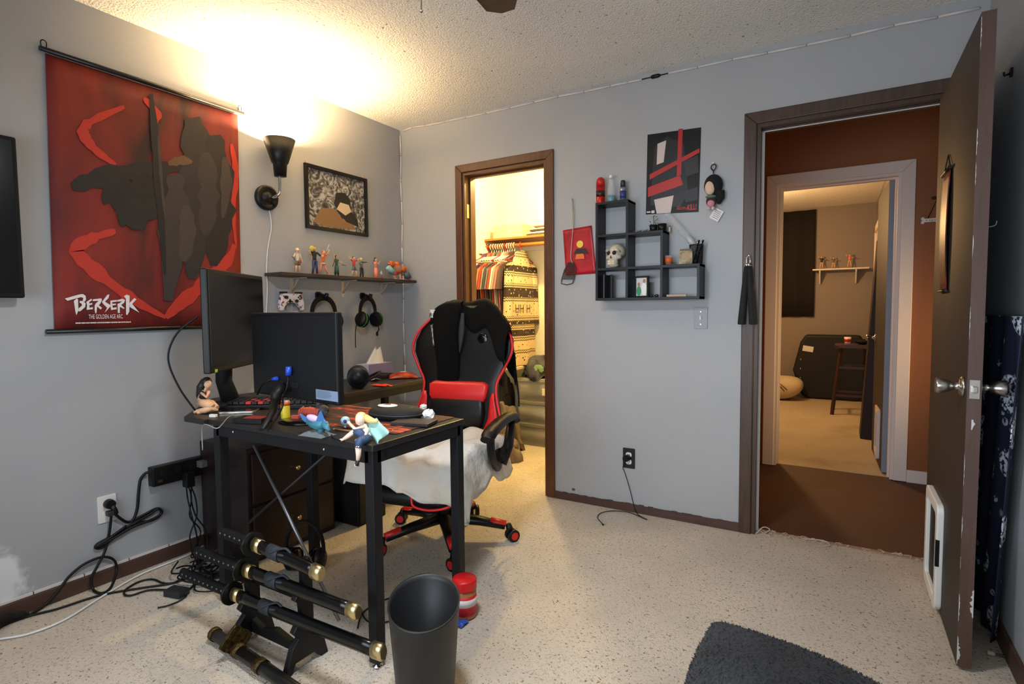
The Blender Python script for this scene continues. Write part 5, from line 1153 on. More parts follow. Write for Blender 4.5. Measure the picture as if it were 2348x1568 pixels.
for i, y in enumerate((.93, 1.0, 1.12)):
    text('knit_letter', 'H', .105, (.386+.004*(i == 1), y, 1.14), Y, Z, mk, t)
t = thing('cardboard_box', 'closed cardboard box on the closet shelf', 'box', (.20, 1.22, 1.793))
obj('carton', MB().bb((.05, 1.13, 1.793), (.34, 1.34, 1.905)), mat('cardboard', (206, 176, 148), .8), t, .002)
obj('lid_flap', MB().bb((.049, 1.129, 1.893), (.341, 1.341, 1.909)), mat('cardboard2', (214, 184, 156), .8), t, .002)
text('printed_mark', 'A', .06, (.20, 1.1285, 1.825), X, Z, mat('print_faint', (230, 212, 196), .8), t)
for i, (w, c, ry) in enumerate(((.26, (60, 44, 34), .05), (.25, (236, 224, 196), -.06), (.24, (40, 32, 30), .04), (.24, (232, 214, 180), -.03), (.22, (128, 70, 30), .10))):
    o = obj('paper_stack', MB().box((.51+.012*i, 1.24, 1.80+.016*i+.006), (w, .2, .012), (0, 0, ry)), mat('stack_%d' % i, c, .7), bev=.001)
    tag(o, ['dark folder at the bottom of the pile on the closet shelf', 'cream magazine second from bottom of the closet shelf pile', 'black folder in the middle of the closet shelf pile', 'cream papers second from top of the closet shelf pile', 'brown leather folder on top of the closet shelf pile'][i], 'folder', 'pile on the closet shelf')
o = obj('paper_roll', MB().cyl((.43, 1.35, 1.793), (.43, 1.35, 2.17), .045, n=20), M_white); tag(o, 'tall white paper roll standing on the closet shelf', 'roll')
o = obj('dry_cleaning_bag', MB().box((.62, 1.37, 2.0), (.14, .03, .4)), mat('film_pale', (238, 232, 206), .3), bev=.01); tag(o, 'pale upright plastic sleeve at the right of the closet shelf', 'sleeve')
M_bin = mat('bin_clear_grey', (206, 204, 200), .25, alpha=.38); M_binlid = mat('bin_lid', (120, 116, 108), .4)
cont = [(206, 110, 84), (232, 222, 208), (150, 146, 142)]
for i in range(3):
    z = .195*i
    x0 = .30+(.012 if i == 1 else 0)
    t = thing('storage_bin', ['translucent plastic storage bin at the bottom of the closet stack', 'translucent plastic storage bin in the middle of the closet stack', 'translucent plastic storage bin on top of the closet stack with a label'][i], 'storage bin', (.52, 1.22, z), 0, 'stacked storage bins')
    mb = MB(); a = [(.52+p[0], 1.22+p[1]) for p in rr(.42, .31, .03)]; bq = [(.52+p[0]*.93, 1.22+p[1]*.93) for p in rr(.42, .31, .03)]
    mb.loft([[(*p, z+.002) for p in bq], [(*p, z+.165) for p in a]]); obj('tub', mb, M_bin, t)
    obj('lid', MB().prism([(.52+p[0]*1.04, 1.22+p[1]*1.04) for p in rr(.42, .31, .03)], (0, 0, 0), X, Y, z+.163, z+.193), M_binlid if i < 2 else mat('bin_lid_clear', (150, 148, 140), .3), t, .004)
    random.seed(i); mb = MB()
    for k in range(8): mb.ell((.52+random.uniform(-.13, .13), 1.21+random.uniform(-.09, .09), z+.05+random.uniform(0, .03)), (.05, .045, .035), 8, 6)
    obj('contents', mb, mat('bin_contents_%d' % i, cont[i], .8), t)
    if i == 2: obj('label', MB().box((.60, 1.062, z+.085), (.07, .002, .06)), mat('bin_label', (228, 216, 190), .6), t)
def heap(name, label, c, r, seed, m, cat, n=48, k=20, flat=.6):
    random.seed(seed); ph = [random.uniform(0, 6) for _ in range(6)]
    def f(u, v):
        a = 2*PI*u; e = v*PI/2; rad = 1+.18*math.sin(3*a+ph[0])+.14*math.sin(5*a+ph[1]+v*7)+.10*math.sin(9*a+ph[2]+v*11)
        return (c[0]+r[0]*rad*math.cos(a)*math.cos(e)**.7, c[1]+r[1]*rad*math.sin(a)*math.cos(e)**.7, c[2]+r[2]*math.sin(e)*(1+.12*math.sin(4*a+ph[3]))+.16*r[2]*math.sin(7*a+ph[4]+v*9)*math.cos(e)+.1*r[2]*math.sin(11*a+ph[5]-v*8)*math.cos(e)*(v > 0))
    return tag(obj(name, MB().grid(f, n, k), m), label, cat)
heap('clothes_heap', 'rumpled dark clothes heaped on top of the storage bins', (.52, 1.21, .585), (.20, .14, .17), 3, mat('cloth_charcoal', (46, 46, 54), .9, noise=(14, (84, 84, 92), .8)), 'clothes')
heap('green_cloth', 'bit of green cloth on the dark clothes heap in the closet', (.52, 1.09, .645), (.05, .03, .05), 5, mat('cloth_green', (110, 140, 96), .9), 'cloth')
heap('duffel_bag', 'slouched taupe fabric bag on the closet floor beside the bins', (.30, .80, .0), (.17, .20, .36), 6, mat('cloth_taupe', (104, 92, 88), .9, bump=(20, .5, .02)), 'bag')
heap('grey_blanket', 'crumpled grey brown blanket on the floor at the closet doorway', (.42, .62, .0), (.17, .18, .17), 9, mat('cloth_greybrown', (110, 98, 92), .9, bump=(18, .6, .02)), 'blanket')
heap('dark_clothes', 'dark clothes bundle hanging low behind the chair in the closet', (.10, 1.15, .0), (.12, .18, .55), 12, mat('cloth_dark2', (40, 36, 40), .9), 'clothes')
t = thing('light_bulb', 'bare lit bulb in a socket on the closet ceiling', 'bulb', (.72, .6, 2.3))
obj('socket', MB().lathe([(.0001, 0), (.05, 0), (.05, .02), (.02, .03), (.02, .05), (.0001, .05)], 16, Matrix.Translation((.72, .6, 2.39))), M_white, t)
obj('glass', MB().ell((.72, .6, 2.365), (.025, .025, .032)), M_bulb, t)
# ------------------------------------------------------------------ back wall
BW = lambda x, y, d=0: W(1, -d, x, y)
def bq(pts, d0, d1, mbx=None):
    mbx = mbx or MB(); P = [BW(*q) for q in pts]; mbx.prism([(p.x, p.z) for p in P], (0, 0, 0), X, Z, d0, d1); return mbx
# stepped cube shelf
CX, CZ, CD, ct = [1.529, 1.717, 1.905, 2.093], [1.212, 1.392, 1.575, 1.753], .125, .014
t = thing('cube_shelf', 'black stepped cube wall shelf of six open boxes full of trinkets', 'shelf', (1.81, -.06, CZ[0]))
M_cube = mat('shelf_black_laminate', (20, 21, 24), .45, spec=.35)
for i, (a, b, z) in enumerate(((0, 1, 3), (0, 2, 2), (0, 3, 1), (0, 3, 0))):
    obj('shelf_board', MB().bb((CX[a], -CD, CZ[z]-(ct if z else 0)), (CX[b], -.001, CZ[z]+(0 if z else ct))), M_cube, t, .001)
for i, zt in enumerate((3, 3, 2, 1)):
    x = CX[i]; x0 = x if i == 0 else x-ct; obj('divider', MB().bb((x0, -CD+.0005, CZ[0]), (x0+ct, -.0015, CZ[zt]-.0005)), M_cube, t, .001)
S1, S2, S3, S0 = CZ[3], CZ[2], CZ[1], CZ[0]+ct
def at(px, z, d=.06): return V((BW(px, 600, d).x, -d, z))
# shelf top: red can, clear bottle, dark spray
p = at(1377, S1); t = thing('red_spray_can', 'red spray can with domed cap on top of the cube shelf', 'spray can', p)
obj('can', MB().lathe([(.0001, 0), (.024, 0), (.025, .004), (.025, .105), (.0001, .105)], 24), mat('can_red', (190, 22, 24), .3, .3), t, local=True)
obj('cap', MB().lathe([(.025, .105), (.025, .125), (.021, .14), (.01, .15), (.0001, .152)], 24), mat('cap_red', (196, 30, 30), .45), t, local=True)
obj('print_band', MB().lathe([(.0252, .04), (.0254, .04), (.0254, .075), (.0252, .075)], 24), mat('can_dark', (60, 18, 18), .4), t, local=True)
p = at(1401, S1); t = thing('clear_bottle', 'small clear bottle with a little blue liquid on top of the cube shelf', 'bottle', p)
M_clr = mat('clear_plastic_bottle', (235, 240, 240), .08, trans=.0, alpha=.17)
obj('bottle', MB().lathe([(.0001, 0), (.021, 0), (.023, .004), (.023, .07), (.019, .1), (.009, .128), (.0085, .138), (.0001, .138)], 24), M_clr, t, local=True)
obj('liquid', MB().lathe([(.0001, .002), (.0215, .002), (.022, .042), (.0001, .042)], 24), mat('liquid_teal', (60, 130, 150), .1), t, local=True)
obj('cap', MB().lathe([(.0001, .137), (.0105, .137), (.0105, .15), (.007, .156), (.0001, .157)], 16), M_white, t, local=True)
p = at(1428, S1); t = thing('deodorant', 'slim silver and blue deodorant stick with dark cap on the cube shelf', 'deodorant', p)
obj('body', MB().lathe([(.0001, 0), (.0165, 0), (.017, .07), (.014, .08), (.0001, .08)], 20), mat('deo_silver', (150, 156, 178), .3, .6), t, local=True)
obj('cap', MB().lathe([(.014, .08), (.014, .11), (.01, .118), (.0001, .119)], 20), mat('deo_cap', (44, 46, 46), .4), t, local=True)
mb = MB(); mb.lathe([(.0171, .02), (.0173, .02), (.0173, .06), (.0171, .06)], 20); obj('label', mb, mat('deo_blue', (50, 60, 120), .4), t, local=True)
# skull
p = at(1414, S2-.183, .07); p.z = S3; M_bone = mat('bone_cream', (206, 196, 178), .6, noise=(18, (160, 150, 126), .7))
t = thing('skull_ornament', 'cream coloured human skull ornament in the middle left box of the cube shelf', 'skull', p, -.25)
mb = MB(); mb.ell((0, .004, .09), (.047, .05, .045), 20, 12); mb.ell((0, -.03, .065), (.036, .026, .034), 16, 10); mb.ell((0, -.035, .03), (.03, .024, .03), 16, 10)
for s in (-1, 1): mb.ell((s*.036, -.026, .058), (.012, .02, .012), 10, 8); mb.tube([(s*.02, -.052, .098), (s*.034, -.046, .095), (s*.042, -.03, .085)], [.007, .008, .005], 8)
mb.ell((0, -.028, .014), (.029, .026, .014), 16, 8); obj('cranium', mb, M_bone, t, local=True)
M_hole = mat('socket_dark', (34, 30, 28), .8)
for s in (-1, 1): obj('eye_socket', MB().ell((s*.018, -.051, .08), (.0115, .008, .0115), 14, 8), M_hole, t, local=True)
obj('nose_hole', MB().prism([(-.006, .052), (.006, .052), (0, .068)], (0, -.056, 0), X, Z, -.004, .002), M_hole, t, local=True)
for r_ in range(2):
    for k in range(6): obj('tooth', MB().box((-.02+.008*k, -.058+abs(k-2.5)*.0022, .022+.013*(1-r_)), (.0066, .006, .011)), mat('tooth', (214, 202, 176), .4), t, .001, local=True)
# books in the lower left box
for i in range(2):
    p = at(1388+10*i, S0, .08-.02*i); o = obj('thin_book', MB().box(p+V((0, .012, .066)), (.006+.004*i, .085, .13), (0, 0, .5 if i else .08)), mat(('book_edge_grey', 'book_dark_print')[i], ((70, 70, 74), (34, 32, 34))[i], .5), bev=.001)
    tag(o, ('thin grey edged booklet standing in the lower left box of the cube shelf', 'black booklet leaning in the lower left box of the cube shelf')[i], 'book')
# photo frame
p = at(1472, S0, .085); t = thing('photo_frame', 'small black photo frame showing two people in the lower middle box', 'photo frame', p, -.15)
mb = MB(); ring(mb, [(-.04, 0), (.04, 0), (.04, .115), (-.04, .115)], [(-.031, .009), (.031, .009), (.031, .106), (-.031, .106)], (0, 0, 0), X, Z, -.008, .008); obj('frame', mb, M_blk, t, .001, local=True)
pr = obj('photo', MB().bb((-.031, -.003, .009), (.031, .0, .106)), mat('photo_pale', (206, 206, 204), .4), t, local=True)
for nm, c, e in (('green_figure', (70, 150, 104), ((-.016, .035), (.014, .026))), ('white_figure', (236, 234, 236), ((.014, .045), (.016, .034)))): obj(nm, MB().prism(ngon(e[1][0], 16, e[0][0], e[0][1], e[1][1]), (0, -.003, 0), X, Z, 0, .0006), mat('photo_'+nm, c, .4), pr, local=True)
for x, z in ((-.016, .07), (.016, .088)): obj('head', MB().prism(ngon(.0085, 14, x, z, .011), (0, -.003, 0), X, Z, .0002, .0009), mat('photo_skin', (182, 124, 100), .4), pr, local=True)
obj('strut', MB().box((0, .025, .045), (.03, .004, .095), (.5, 0, 0)), M_blkm, t, local=True)
# bits on shelves
mb = MB(); random.seed(4)
for i, (px, lb) in enumerate(((1494, 'tiny dark trinket in the lower middle box, left of the pair'), (1506, 'tiny dark trinket in the lower middle box, right of the pair'))):
    o = obj('trinket', MB().ell(at(px, S0+.008, .08), (.008+.004*i, .007, .008), 10, 7), mat('trinket_green', (30, 44, 38), .3)); tag(o, lb, 'trinket')
o = obj('incense_stick_box', MB().box(at(1552, S0+.006, .09), (.10, .02, .011), (0, 0, .1)), mat('incense_tan', (196, 160, 130), .6), bev=.001); tag(o, 'flat tan stick packet lying in the lower right box of the cube shelf', 'packet')
# step 2: jewellery, plant, pots, lighter
random.seed(6); mb = MB()
for k in range(3):
    c = at(1458+14*k, S2+.004, .08); mb.tube([c+V((.014*math.cos(a), .012*math.sin(a), .004+.004*math.sin(3*a))) for a in [2*PI*i/14 for i in range(14)]], .002, 5, closed=True)
o = obj('bracelet_chain', mb, mat('chain_purple', (120, 104, 130), .35, .6)); tag(o, 'tangled purple grey bead chain on the second step of the cube shelf', 'chain')
p = at(1498, S2, .07); t = thing('potted_plant', 'small leafy plant in a black pot on the second step of the cube shelf', 'plant', p)
obj('pot', MB().lathe([(.0001, 0), (.018, 0), (.022, .036), (.019, .036), (.017, .03), (.0001, .03)], 18), M_blk, t, local=True)
random.seed(8); mbl = MB()
for k in range(26):
    a = random.uniform(0, 2*PI); z = random.uniform(.03, .085); r = .006+.016*random.random(); c = V((r*math.cos(a), r*math.sin(a), z)); dv = V((math.cos(a), math.sin(a), .5)).normalized()*.012; n = dv.cross(Z).normalized()*.005
    mbl.add([c, c+dv*.5+n, c+dv, c+dv*.5-n, c+dv*.5+Z*.002], [(0, 1, 4), (1, 2, 4), (2, 3, 4), (3, 0, 4)])
obj('leaves', mbl, mat('leaf_green', (96, 116, 58), .6), t, local=True)
obj('stem', MB().tube([(0, 0, .03), (.002, 0, .06), (-.002, 0, .085)], .002, 6), mat('stem_green', (84, 90, 50), .7), t, local=True)
p = at(1518, S2, .06); o = obj('black_cup', MB().lathe([(.0001, 0), (.0225, 0), (.0235, .04), (.021, .04), (.02, .004), (.0001, .004)], 20, Matrix.Translation(p)), M_blk); tag(o, 'short black round cup beside the potted plant on the cube shelf', 'cup')
p = at(1535, S2, .03); t = thing('lighter', 'tiny cream lighter at the end of the second cube shelf step', 'lighter', p)
obj('body', MB().box((0, 0, .013), (.009, .009, .026)), mat('lighter_cream', (200, 180, 150), .4), t, .001, local=True); obj('cap', MB().box((0, 0, .028), (.008, .007, .006)), M_blk, t, local=True)
# step 3: shot glass, carved box, mesh cup
p = at(1533, S3, .075); t = thing('shot_glass', 'small glass with orange print on the lowest step of the cube shelf', 'glass', p)
obj('glass', MB().lathe([(.0001, 0), (.016, 0), (.0215, .052), (.0195, .052), (.0145, .01), (.0001, .01)], 20), M_clr, t, local=True)
obj('orange_print', MB().lathe([(.0178, .012), (.0182, .012), (.0212, .041), (.0208, .041)], 20), mat('print_orange', (226, 104, 46), .5), t, local=True)
p = at(1573, S3, .075); t = thing('trinket_box', 'small patterned cream and brown keepsake box on the lowest step of the cube shelf', 'box', p, .1)
obj('box', MB().box((0, 0, .036), (.068, .03, .072)), mat('carved_cream', (186, 168, 132), .6, noise=(34, (92, 78, 60), .9)), t, .003, local=True)
obj('top_plate', MB().box((0, -.001, .076), (.06, .024, .009)), mat('carved_brown', (112, 96, 76), .6), t, .003, local=True)
obj('window', MB().box((0, -.0155, .042), (.04, .002, .034)), mat('carved_tan', (174, 146, 106), .6), t, local=True)
p = at(1596, S3, .05); t = thing('pen_cup', 'black mesh pen cup on the lowest step of the cube shelf', 'pen cup', p)
mb = MB()
for k in range(30):
    a = 2*PI*k/30; mb.tube([(.03*math.cos(a), .03*math.sin(a), .002), (.033*math.cos(a), .033*math.sin(a), .098)], .0011, 4)
for k in range(12): mb.tube([((.03+.003*k/12)*math.cos(a), (.03+.003*k/12)*math.sin(a), .004+.008*k) for a in [2*PI*i/20 for i in range(20)]], .001, 4, closed=True)
obj('mesh_wall', mb, M_blkmetal, t, local=True)
obj('rim', MB().tube([(.0335*math.cos(a), .0335*math.sin(a), .1) for a in [2*PI*i/24 for i in range(24)]], .0025, 8, closed=True), M_blk, t, local=True)
obj('bottom', MB().lathe([(.0001, 0), (.031, 0), (.031, .003), (.0001, .003)], 20), M_blk, t, local=True)
for i, (x, y, tx) in enumerate(((-.012, -.004, .03), (.0, .006, .036))):
    q = p+V((x, y, .006)); e = q+V((tx, -.01, .118)); pn = thing('pen', ('black pen leaning in the mesh cup, left one', 'black pen with silver clip leaning in the mesh cup, right one')[i], 'pen', q)
    obj('barrel', MB().tube([q, e], .0045, 10), M_blk, pn); obj('clip', MB().tube([q.lerp(e, .75)+V((-.004, -.004, 0)), e+V((-.004, -.004, 0))], .0015, 6), M_chrome, pn)
a, b = BW(1532, 500, .02), BW(1584, 555, .05); b = V((p.x-.012, -.05, S3+.105)); a = V((BW(1530, 495, .01).x, -.018, BW(1530, 490, .01).z))
t = thing('plastic_sleeve', 'clear plastic sleeve leaning from the mesh cup up to the poster', 'sleeve', b)
obj('tube', MB().tube([p+V((-.008, 0, .012)), b, b.lerp(a, .35), a], [.008, .018, .0185, .019], 14, cap=False), mat('film_clear', (225, 225, 225), .12, alpha=.2), t)
obj('crinkled_end', MB().tube([b, b.lerp(a, .12), b.lerp(a, .25)], [.012, .017, .01], 7), mat('film_white', (220, 220, 220), .2, alpha=.6), t)
# posters (plain stand-ins)
t = thing('poster', 'black and red poster on the back wall above the cube shelf', 'poster', BW(1545, 490))
obj('paper', bq([(1481, 492), (1602, 486), (1608, 292), (1485, 309)], .0008, .0016), mat('poster_black', (13, 13, 14), .45, noise=(6, (32, 32, 35), .6), spec=.3), t)
obj('dark_shape', bq([(1492, 470), (1500, 340), (1530, 312), (1568, 330), (1578, 440), (1560, 475)], .0017, .002), mat('poster_ink', (24, 24, 29), .45), t)
for k_, P_ in enumerate(([(1490, 400), (1604, 340), (1604, 350), (1490, 412)], [(1486, 430), (1560, 402), (1566, 424), (1486, 452)], [(1556, 296), (1566, 295), (1562, 400), (1552, 404)])): obj('red_shape', bq(P_, .0021, .0024+.0002*k_), mat('poster_red', (176, 36, 32), .4), t)
for P_ in ([(1508, 330), (1528, 322), (1522, 372), (1506, 378)], [(1500, 458), (1545, 448), (1538, 488), (1506, 490)]): obj('pale_shape', bq(P_, .0025, .0028), mat('poster_pale', (206, 188, 182), .4), t)
for P_ in ([(1568, 370), (1600, 356), (1602, 395), (1575, 404)], [(1568, 440), (1600, 428), (1600, 458), (1572, 464)]): obj('smoke_shape', bq(P_, .0021, .0023), mat('poster_smoke', (42, 42, 47), .5), t)
M_pr = mat('poster_title_red', (196, 40, 40), .5)
a, b = BW(1552, 482), BW(1571, 480); text('title', 'Akame', .030, (a.x, -.0026, a.z), b-a, Z, M_pr, t, w=b.x-a.x)
a, b = BW(1572, 479), BW(1577, 479); text('title', 'ga', .014, (a.x, -.0026, a.z), b-a, Z, M_pr, t)
a, b = BW(1576, 482), BW(1597, 480); text('title', 'KILL!', .040, (a.x, -.0026, a.z), b-a, Z, M_pr, t, w=b.x-a.x, bold=.001)
obj('publisher_mark', bq([(1483, 488), (1492, 487.5), (1492, 484.5), (1483, 485)], .002, .0024), M_print, t); obj('publisher_mark', bq([(1494, 489), (1501, 488.5), (1501, 482.5), (1494, 483)], .002, .0024), M_print, t)
t = thing('red_poster', 'small creased red poster on the wall left of the cube shelf', 'poster', BW(1330, 630))
def rp(u, v):
    a, b, c, d = BW(1298, 632), BW(1368, 627), BW(1357, 517), BW(1291, 528); lo = a.lerp(b, u); hi = d.lerp(c, u); p = lo.lerp(hi, v)
    p.y -= .002+.014*max(0, u-.7)**1.2*(1-v*.5)+.002*math.sin(v*9)*u; return p
obj('paper', MB().grid(rp, 12, 12, th=.0008), mat('poster_crimson', (196, 26, 38), .4, noise=(9, (140, 16, 26), .9)), t)
mb = MB(); mb.prism([(-.03, 0), (.03, 0), (.022, .035), (-.022, .035)], BW(1331, 594)-Y*.008, X, Z, 0, .0006); obj('orange_shape', mb, mat('poster_orange', (228, 110, 40), .5), t)
mb = MB(); mb.prism(ngon(.022, 9), BW(1331, 560)-Y*.008, X, Z, 0, .0006); obj('yellow_shape', mb, mat('poster_yellow', (236, 200, 80), .5), t)
mb = MB(); mb.prism([(-.045, 0), (.045, .0), (.03, .03), (-.03, .03)], BW(1333, 582)-Y*.008, X, Z, .0002, .0009); obj('black_shape', mb, mat('poster_blackshape', (30, 28, 32), .5), t)
# fly swatter
t = thing('fly_swatter', 'brown mesh fly swatter hanging by its wire handle over the red poster', 'fly swatter', BW(1300, 652, .02))
q = [BW(1312, 458, .006), BW(1313, 500, .012), BW(1313, 530, .018), BW(1310, 570, .02), BW(1309, 592, .02), BW(1313, 603, .02)]
obj('handle', MB().tube(cr(q, 5), .0022, 6).tube(cr([q[0]+V((.003, 0, 0)), BW(1316, 500, .012)+V((0, 0, 0)), BW(1314, 525, .018)], 5), .0018, 6), mat('wire_steel', (190, 186, 182), .3, .8), t)
blade = [(1303, 602), (1315, 602), (1320, 618), (1316, 640), (1312, 650), (1300, 653), (1287, 650), (1288, 640), (1294, 620)]
mb = MB(); P = [BW(x, y, .018) for x, y in blade]; mb.tube(P, .003, 6, closed=True); obj('blade_rim', mb, mat('swatter_brown', (58, 44, 40), .5), t)
mb = MB()
for i in range(9):
    a = P[0].lerp(P[1], i/8); b = P[7].lerp(P[3], i/8); mb.tube([a, b], .0018, 4)
for j in range(14):
    l = P[0].lerp(P[7], j/13); r = P[1].lerp(P[3], j/13); mb.tube([l, r], .0017, 4)
obj('blade_mesh', mb, mat('swatter_mesh', (74, 56, 50), .5), t)
obj('nail', MB().cyl(BW(1312, 456, 0), BW(1312, 456, .012), .003, n=8), mat('nail_rust', (130, 84, 70), .5, .4), t)
# plush keychain
p = BW(1635, 430, .035)
t = thing('plush_keychain', 'dark haired plush doll keychain with a black clip hanging on the back wall', 'plush', BW(1635, 473, .03))
obj('head', MB().ell(p+V((.0, .005, .012)), (.046, .03, .056), 18, 12), mat('plush_black', (26, 22, 24), .95), t)
obj('face_pad', MB().ell(p+V((-.012, -.014, -.002)), (.026, .016, .036), 16, 10), mat('plush_skin', (220, 186, 160), .9), t)
obj('scarf', MB().ell(p+V((-.009, -.006, -.046)), (.027, .02, .009), 14, 8), mat('plush_green', (96, 122, 96), .9), t)
obj('body', MB().ell(p+V((-.008, 0, -.068)), (.026, .02, .03), 14, 10), mat('plush_brown', (66, 40, 38), .95), t)
obj('skirt', MB().ell(p+V((-.008, -.006, -.078)), (.02, .017, .022), 12, 8), mat('plush_pink', (196, 140, 152), .95), t)
mb = MB()
for s in (-1, 1): mb.ell(p+V((-.008+s*.011, -.006, -.105)), (.009, .011, .01), 10, 7)
obj('feet', mb, mat('plush_feet', (210, 176, 168), .9), t)
obj('hair_tail', MB().tube([p+V((.034, .004, -.02)), p+V((.036, .004, -.055)), p+V((.026, .004, -.085))], [.022, .02, .008], 10), mat('plush_black', (26, 22, 24), .95), t)
c = BW(1636, 385, .02)
obj('clip', MB().tube(cr([c+V((0, 0, -.016)), c+V((-.012, 0, .0)), c+V((-.008, 0, .014)), c+V((.004, 0, .018)), c+V((.012, 0, .01)), c+V((.009, 0, -.004)), c+V((0, 0, -.016)), c+V((0, 0, -.03))], 5), .0028, 8), M_blk, t)
obj('nail', MB().cyl(BW(1635, 373, 0), BW(1635, 373, .026), .002, n=8), M_steel, t)
tg = BW(1643, 492, .012)
obj('paper_tag', MB().box(tg, (.05, .0012, .058), (0, .55, 0)), M_white, t, label='white paper tag with small print')
mb = MB()
for i in range(5): mb.box(tg+V((-.004*i+.008, -.0012, .016-.008*i)), (.034, .0006, .002), (0, .55, 0))
obj('tag_print', mb, mat('print_dark', (70, 70, 76), .6), t)
# switch, outlet with charger
p = BW(1607, 729); t = thing('light_switch', 'grey painted light switch plate under the cube shelf', 'light switch', p)
obj('plate', MB().prism(rr(.07, .114, .004), p, X, Z, 0, .005), mat('plate_grey', (150, 152, 156), .45), t, .0015)
obj('toggle', MB().box(p+V((0, -.008, .002)), (.009, .012, .022), (.3, 0, 0)), M_wplastic, t, .001)
mb = MB(); mb.cyl(p+V((0, -.005, .033)), p+V((0, -.0062, .033)), .003, n=8); mb.cyl(p+V((0, -.005, -.033)), p+V((0, -.0062, -.033)), .003, n=8); obj('screw', mb, M_steel, t)
p = BW(1442.5, 1050); outlet('wall_outlet', 'black wall outlet plate with white sockets and a charger, low on the back wall', p, X, mat('plate_black', (24, 24, 26), .4), M_wplastic)
t = thing('phone_charger', 'black round phone charger plugged into the black outlet', 'charger', p+V((-.006, -.012, .0)))
obj('body', MB().cyl(p+V((-.004, -.009, .004)), p+V((-.008, -.045, .004)), .019, .017, 18), M_blk, t)
obj('cable', MB().tube(cr([p+V((-.014, -.03, -.012)), p+V((-.03, -.02, -.055)), BW(1433, 1085, .012), BW(1445, 1125, .012), BW(1455, 1165, .014), FLR(1465, 1181, .006), FLR(1484, 1191, .004)], 6), .0022, 6), M_cord, t)
cord('charging_lead', 'thin black lead with plug ends lying on carpet below the black outlet', [FLR(1482, 1190), FLR(1465, 1183), FLR(1440, 1174), FLR(1405, 1171), FLR(1378, 1176), FLR(1370, 1186), FLR(1378, 1197), FLR(1383, 1203)], [.0022]*40+[.005]*3)
# nunchaku on the door casing
p = BW(1716, 600, .03); t = thing('nunchaku', 'black padded nunchaku hanging from a nail on the left door casing', 'nunchaku', BW(1716, 745, .03))
for s in (-1, 1):
    a = BW(1715+s*3, 612, .034); b = BW(1714+s*13-1, 742, .034)
    st = obj('stick', MB().tube([a, a.lerp(b, .5), b, b-Z*.004], [.0125, .016, .0185, .016], 14), mat('foam_black', (26, 27, 30), .85), t)
    obj('ferrule', MB().tube([a, a+(a-b).normalized()*.02], [.010, .008], 12), M_chrome, st)
obj('chain', MB().tube(cr([BW(1712, 606, .034), BW(1712, 592, .036), BW(1717, 585, .03), BW(1720, 594, .036), BW(1719, 606, .034)], 4), .0022, 6), M_chrome, t)
obj('nail', MB().cyl(BW(1717, 586, 0), BW(1717, 586, .04), .0022, n=8), M_steel, t)
# scuffs
o = struct('trim_wall_scuff', MB().prism(ngon(.012, 9, 0, 0, .009), BW(1315, 1122), X, Z, 0, .0008), mat('scuff_brown', (92, 80, 76), .8))

# ------------------------------------------------------------------ door things, right wall
t = thing('small_scroll', 'small dark red hanging scroll on the inner face of the bedroom door', 'wall scroll', (DX-.006, -.33, 1.2))
def scr(u, v): y = -.24-.17*u; z = 1.225+.45*v; return (DX-.006-.012*math.sin(PI*v)*.6, y, z)
obj('sheet', MB().grid(scr, 6, 16, th=.001), mat('scroll_dark', (40, 24, 24), .35, noise=(7, (150, 34, 36), .9)), t)
obj('top_bar', MB().cyl((DX-.008, -.235, 1.678), (DX-.008, -.415, 1.678), .007), M_blk, t); obj('bottom_bar', MB().cyl((DX-.008, -.235, 1.222), (DX-.008, -.415, 1.222), .005), M_blk, t)
obj('hanging_cord', MB().tube([(DX-.006, -.25, 1.68), (DX-.004, -.325, 1.74), (DX-.006, -.40, 1.68)], .002, 6), M_blkm, t)
m = mat('navy_print', (22, 24, 40), .8); nt, b = nodes(m)
v1 = tex(nt, 'Voronoi', 6.5, mapping(nt, (1, 1, .95))); nz = tex(nt, 'Noise', 75, Detail=3.0); v3 = tex(nt, 'Voronoi', 16)
inside = ramp(nt, v1.outputs['Distance'], [(.36, (1, 1, 1)), (.40, (0, 0, 0))]); sw = ramp(nt, nz.outputs['Fac'], [(.44, (0, 0, 0)), (.52, (1, 1, 1))]); ins2 = ramp(nt, v3.outputs['Distance'], [(.20, (.6, .6, .6)), (.24, (0, 0, 0))])
f_ = mix(nt, 1.0, mix(nt, 1.0, inside, ins2, 'LIGHTEN'), sw, 'MULTIPLY')
nt.links.new(mix(nt, f_, C(28, 33, 58), C(226, 232, 240)), b.inputs['Base Color'])
def cur(u, v):
    y = -.06-(.60+.20*v)*u; z = .03+1.10*v; x = RX-.035-.014*math.sin(u*26)*(1-.3*v); return (x, y, z)
o = obj('navy_curtain', MB().grid(cur, 40, 8, th=.003), m); tag(o, 'navy fabric with pale round motifs hanging on the right wall behind the door', 'curtain')
p = W(0, RX, 2322, 165); t = thing('wall_hook', 'small black adhesive hook high on the right wall', 'hook', p)
obj('plate', MB().box(p+V((-.004, 0, 0)), (.008, .018, .03)), M_blk, t, .002); obj('peg', MB().tube([p+V((-.006, 0, -.004)), p+V((-.022, 0, -.008)), p+V((-.024, 0, .004))], .004, 8), M_blk, t)
p = W(0, RX-.01, 2300, 515)
o = obj('wire_hook', MB().tube(cr([(DX+.036, -.55, 1.43), (DX+.07, -.55, 1.432), (DX+.10, -.55, 1.436), (DX+.105, -.55, 1.452)], 4), .0018, 6), mat('wire_white', (200, 200, 200), .4)); tag(o, 'bent white wire hook sticking out behind the bedroom door', 'hook')
a, b = FLR(2263, 1495, .01), FLR(2325, 1510, .01)
t = thing('paint_stick', 'short pale tipped stick lying on carpet by the right baseboard', 'stick', a.lerp(b, .5))
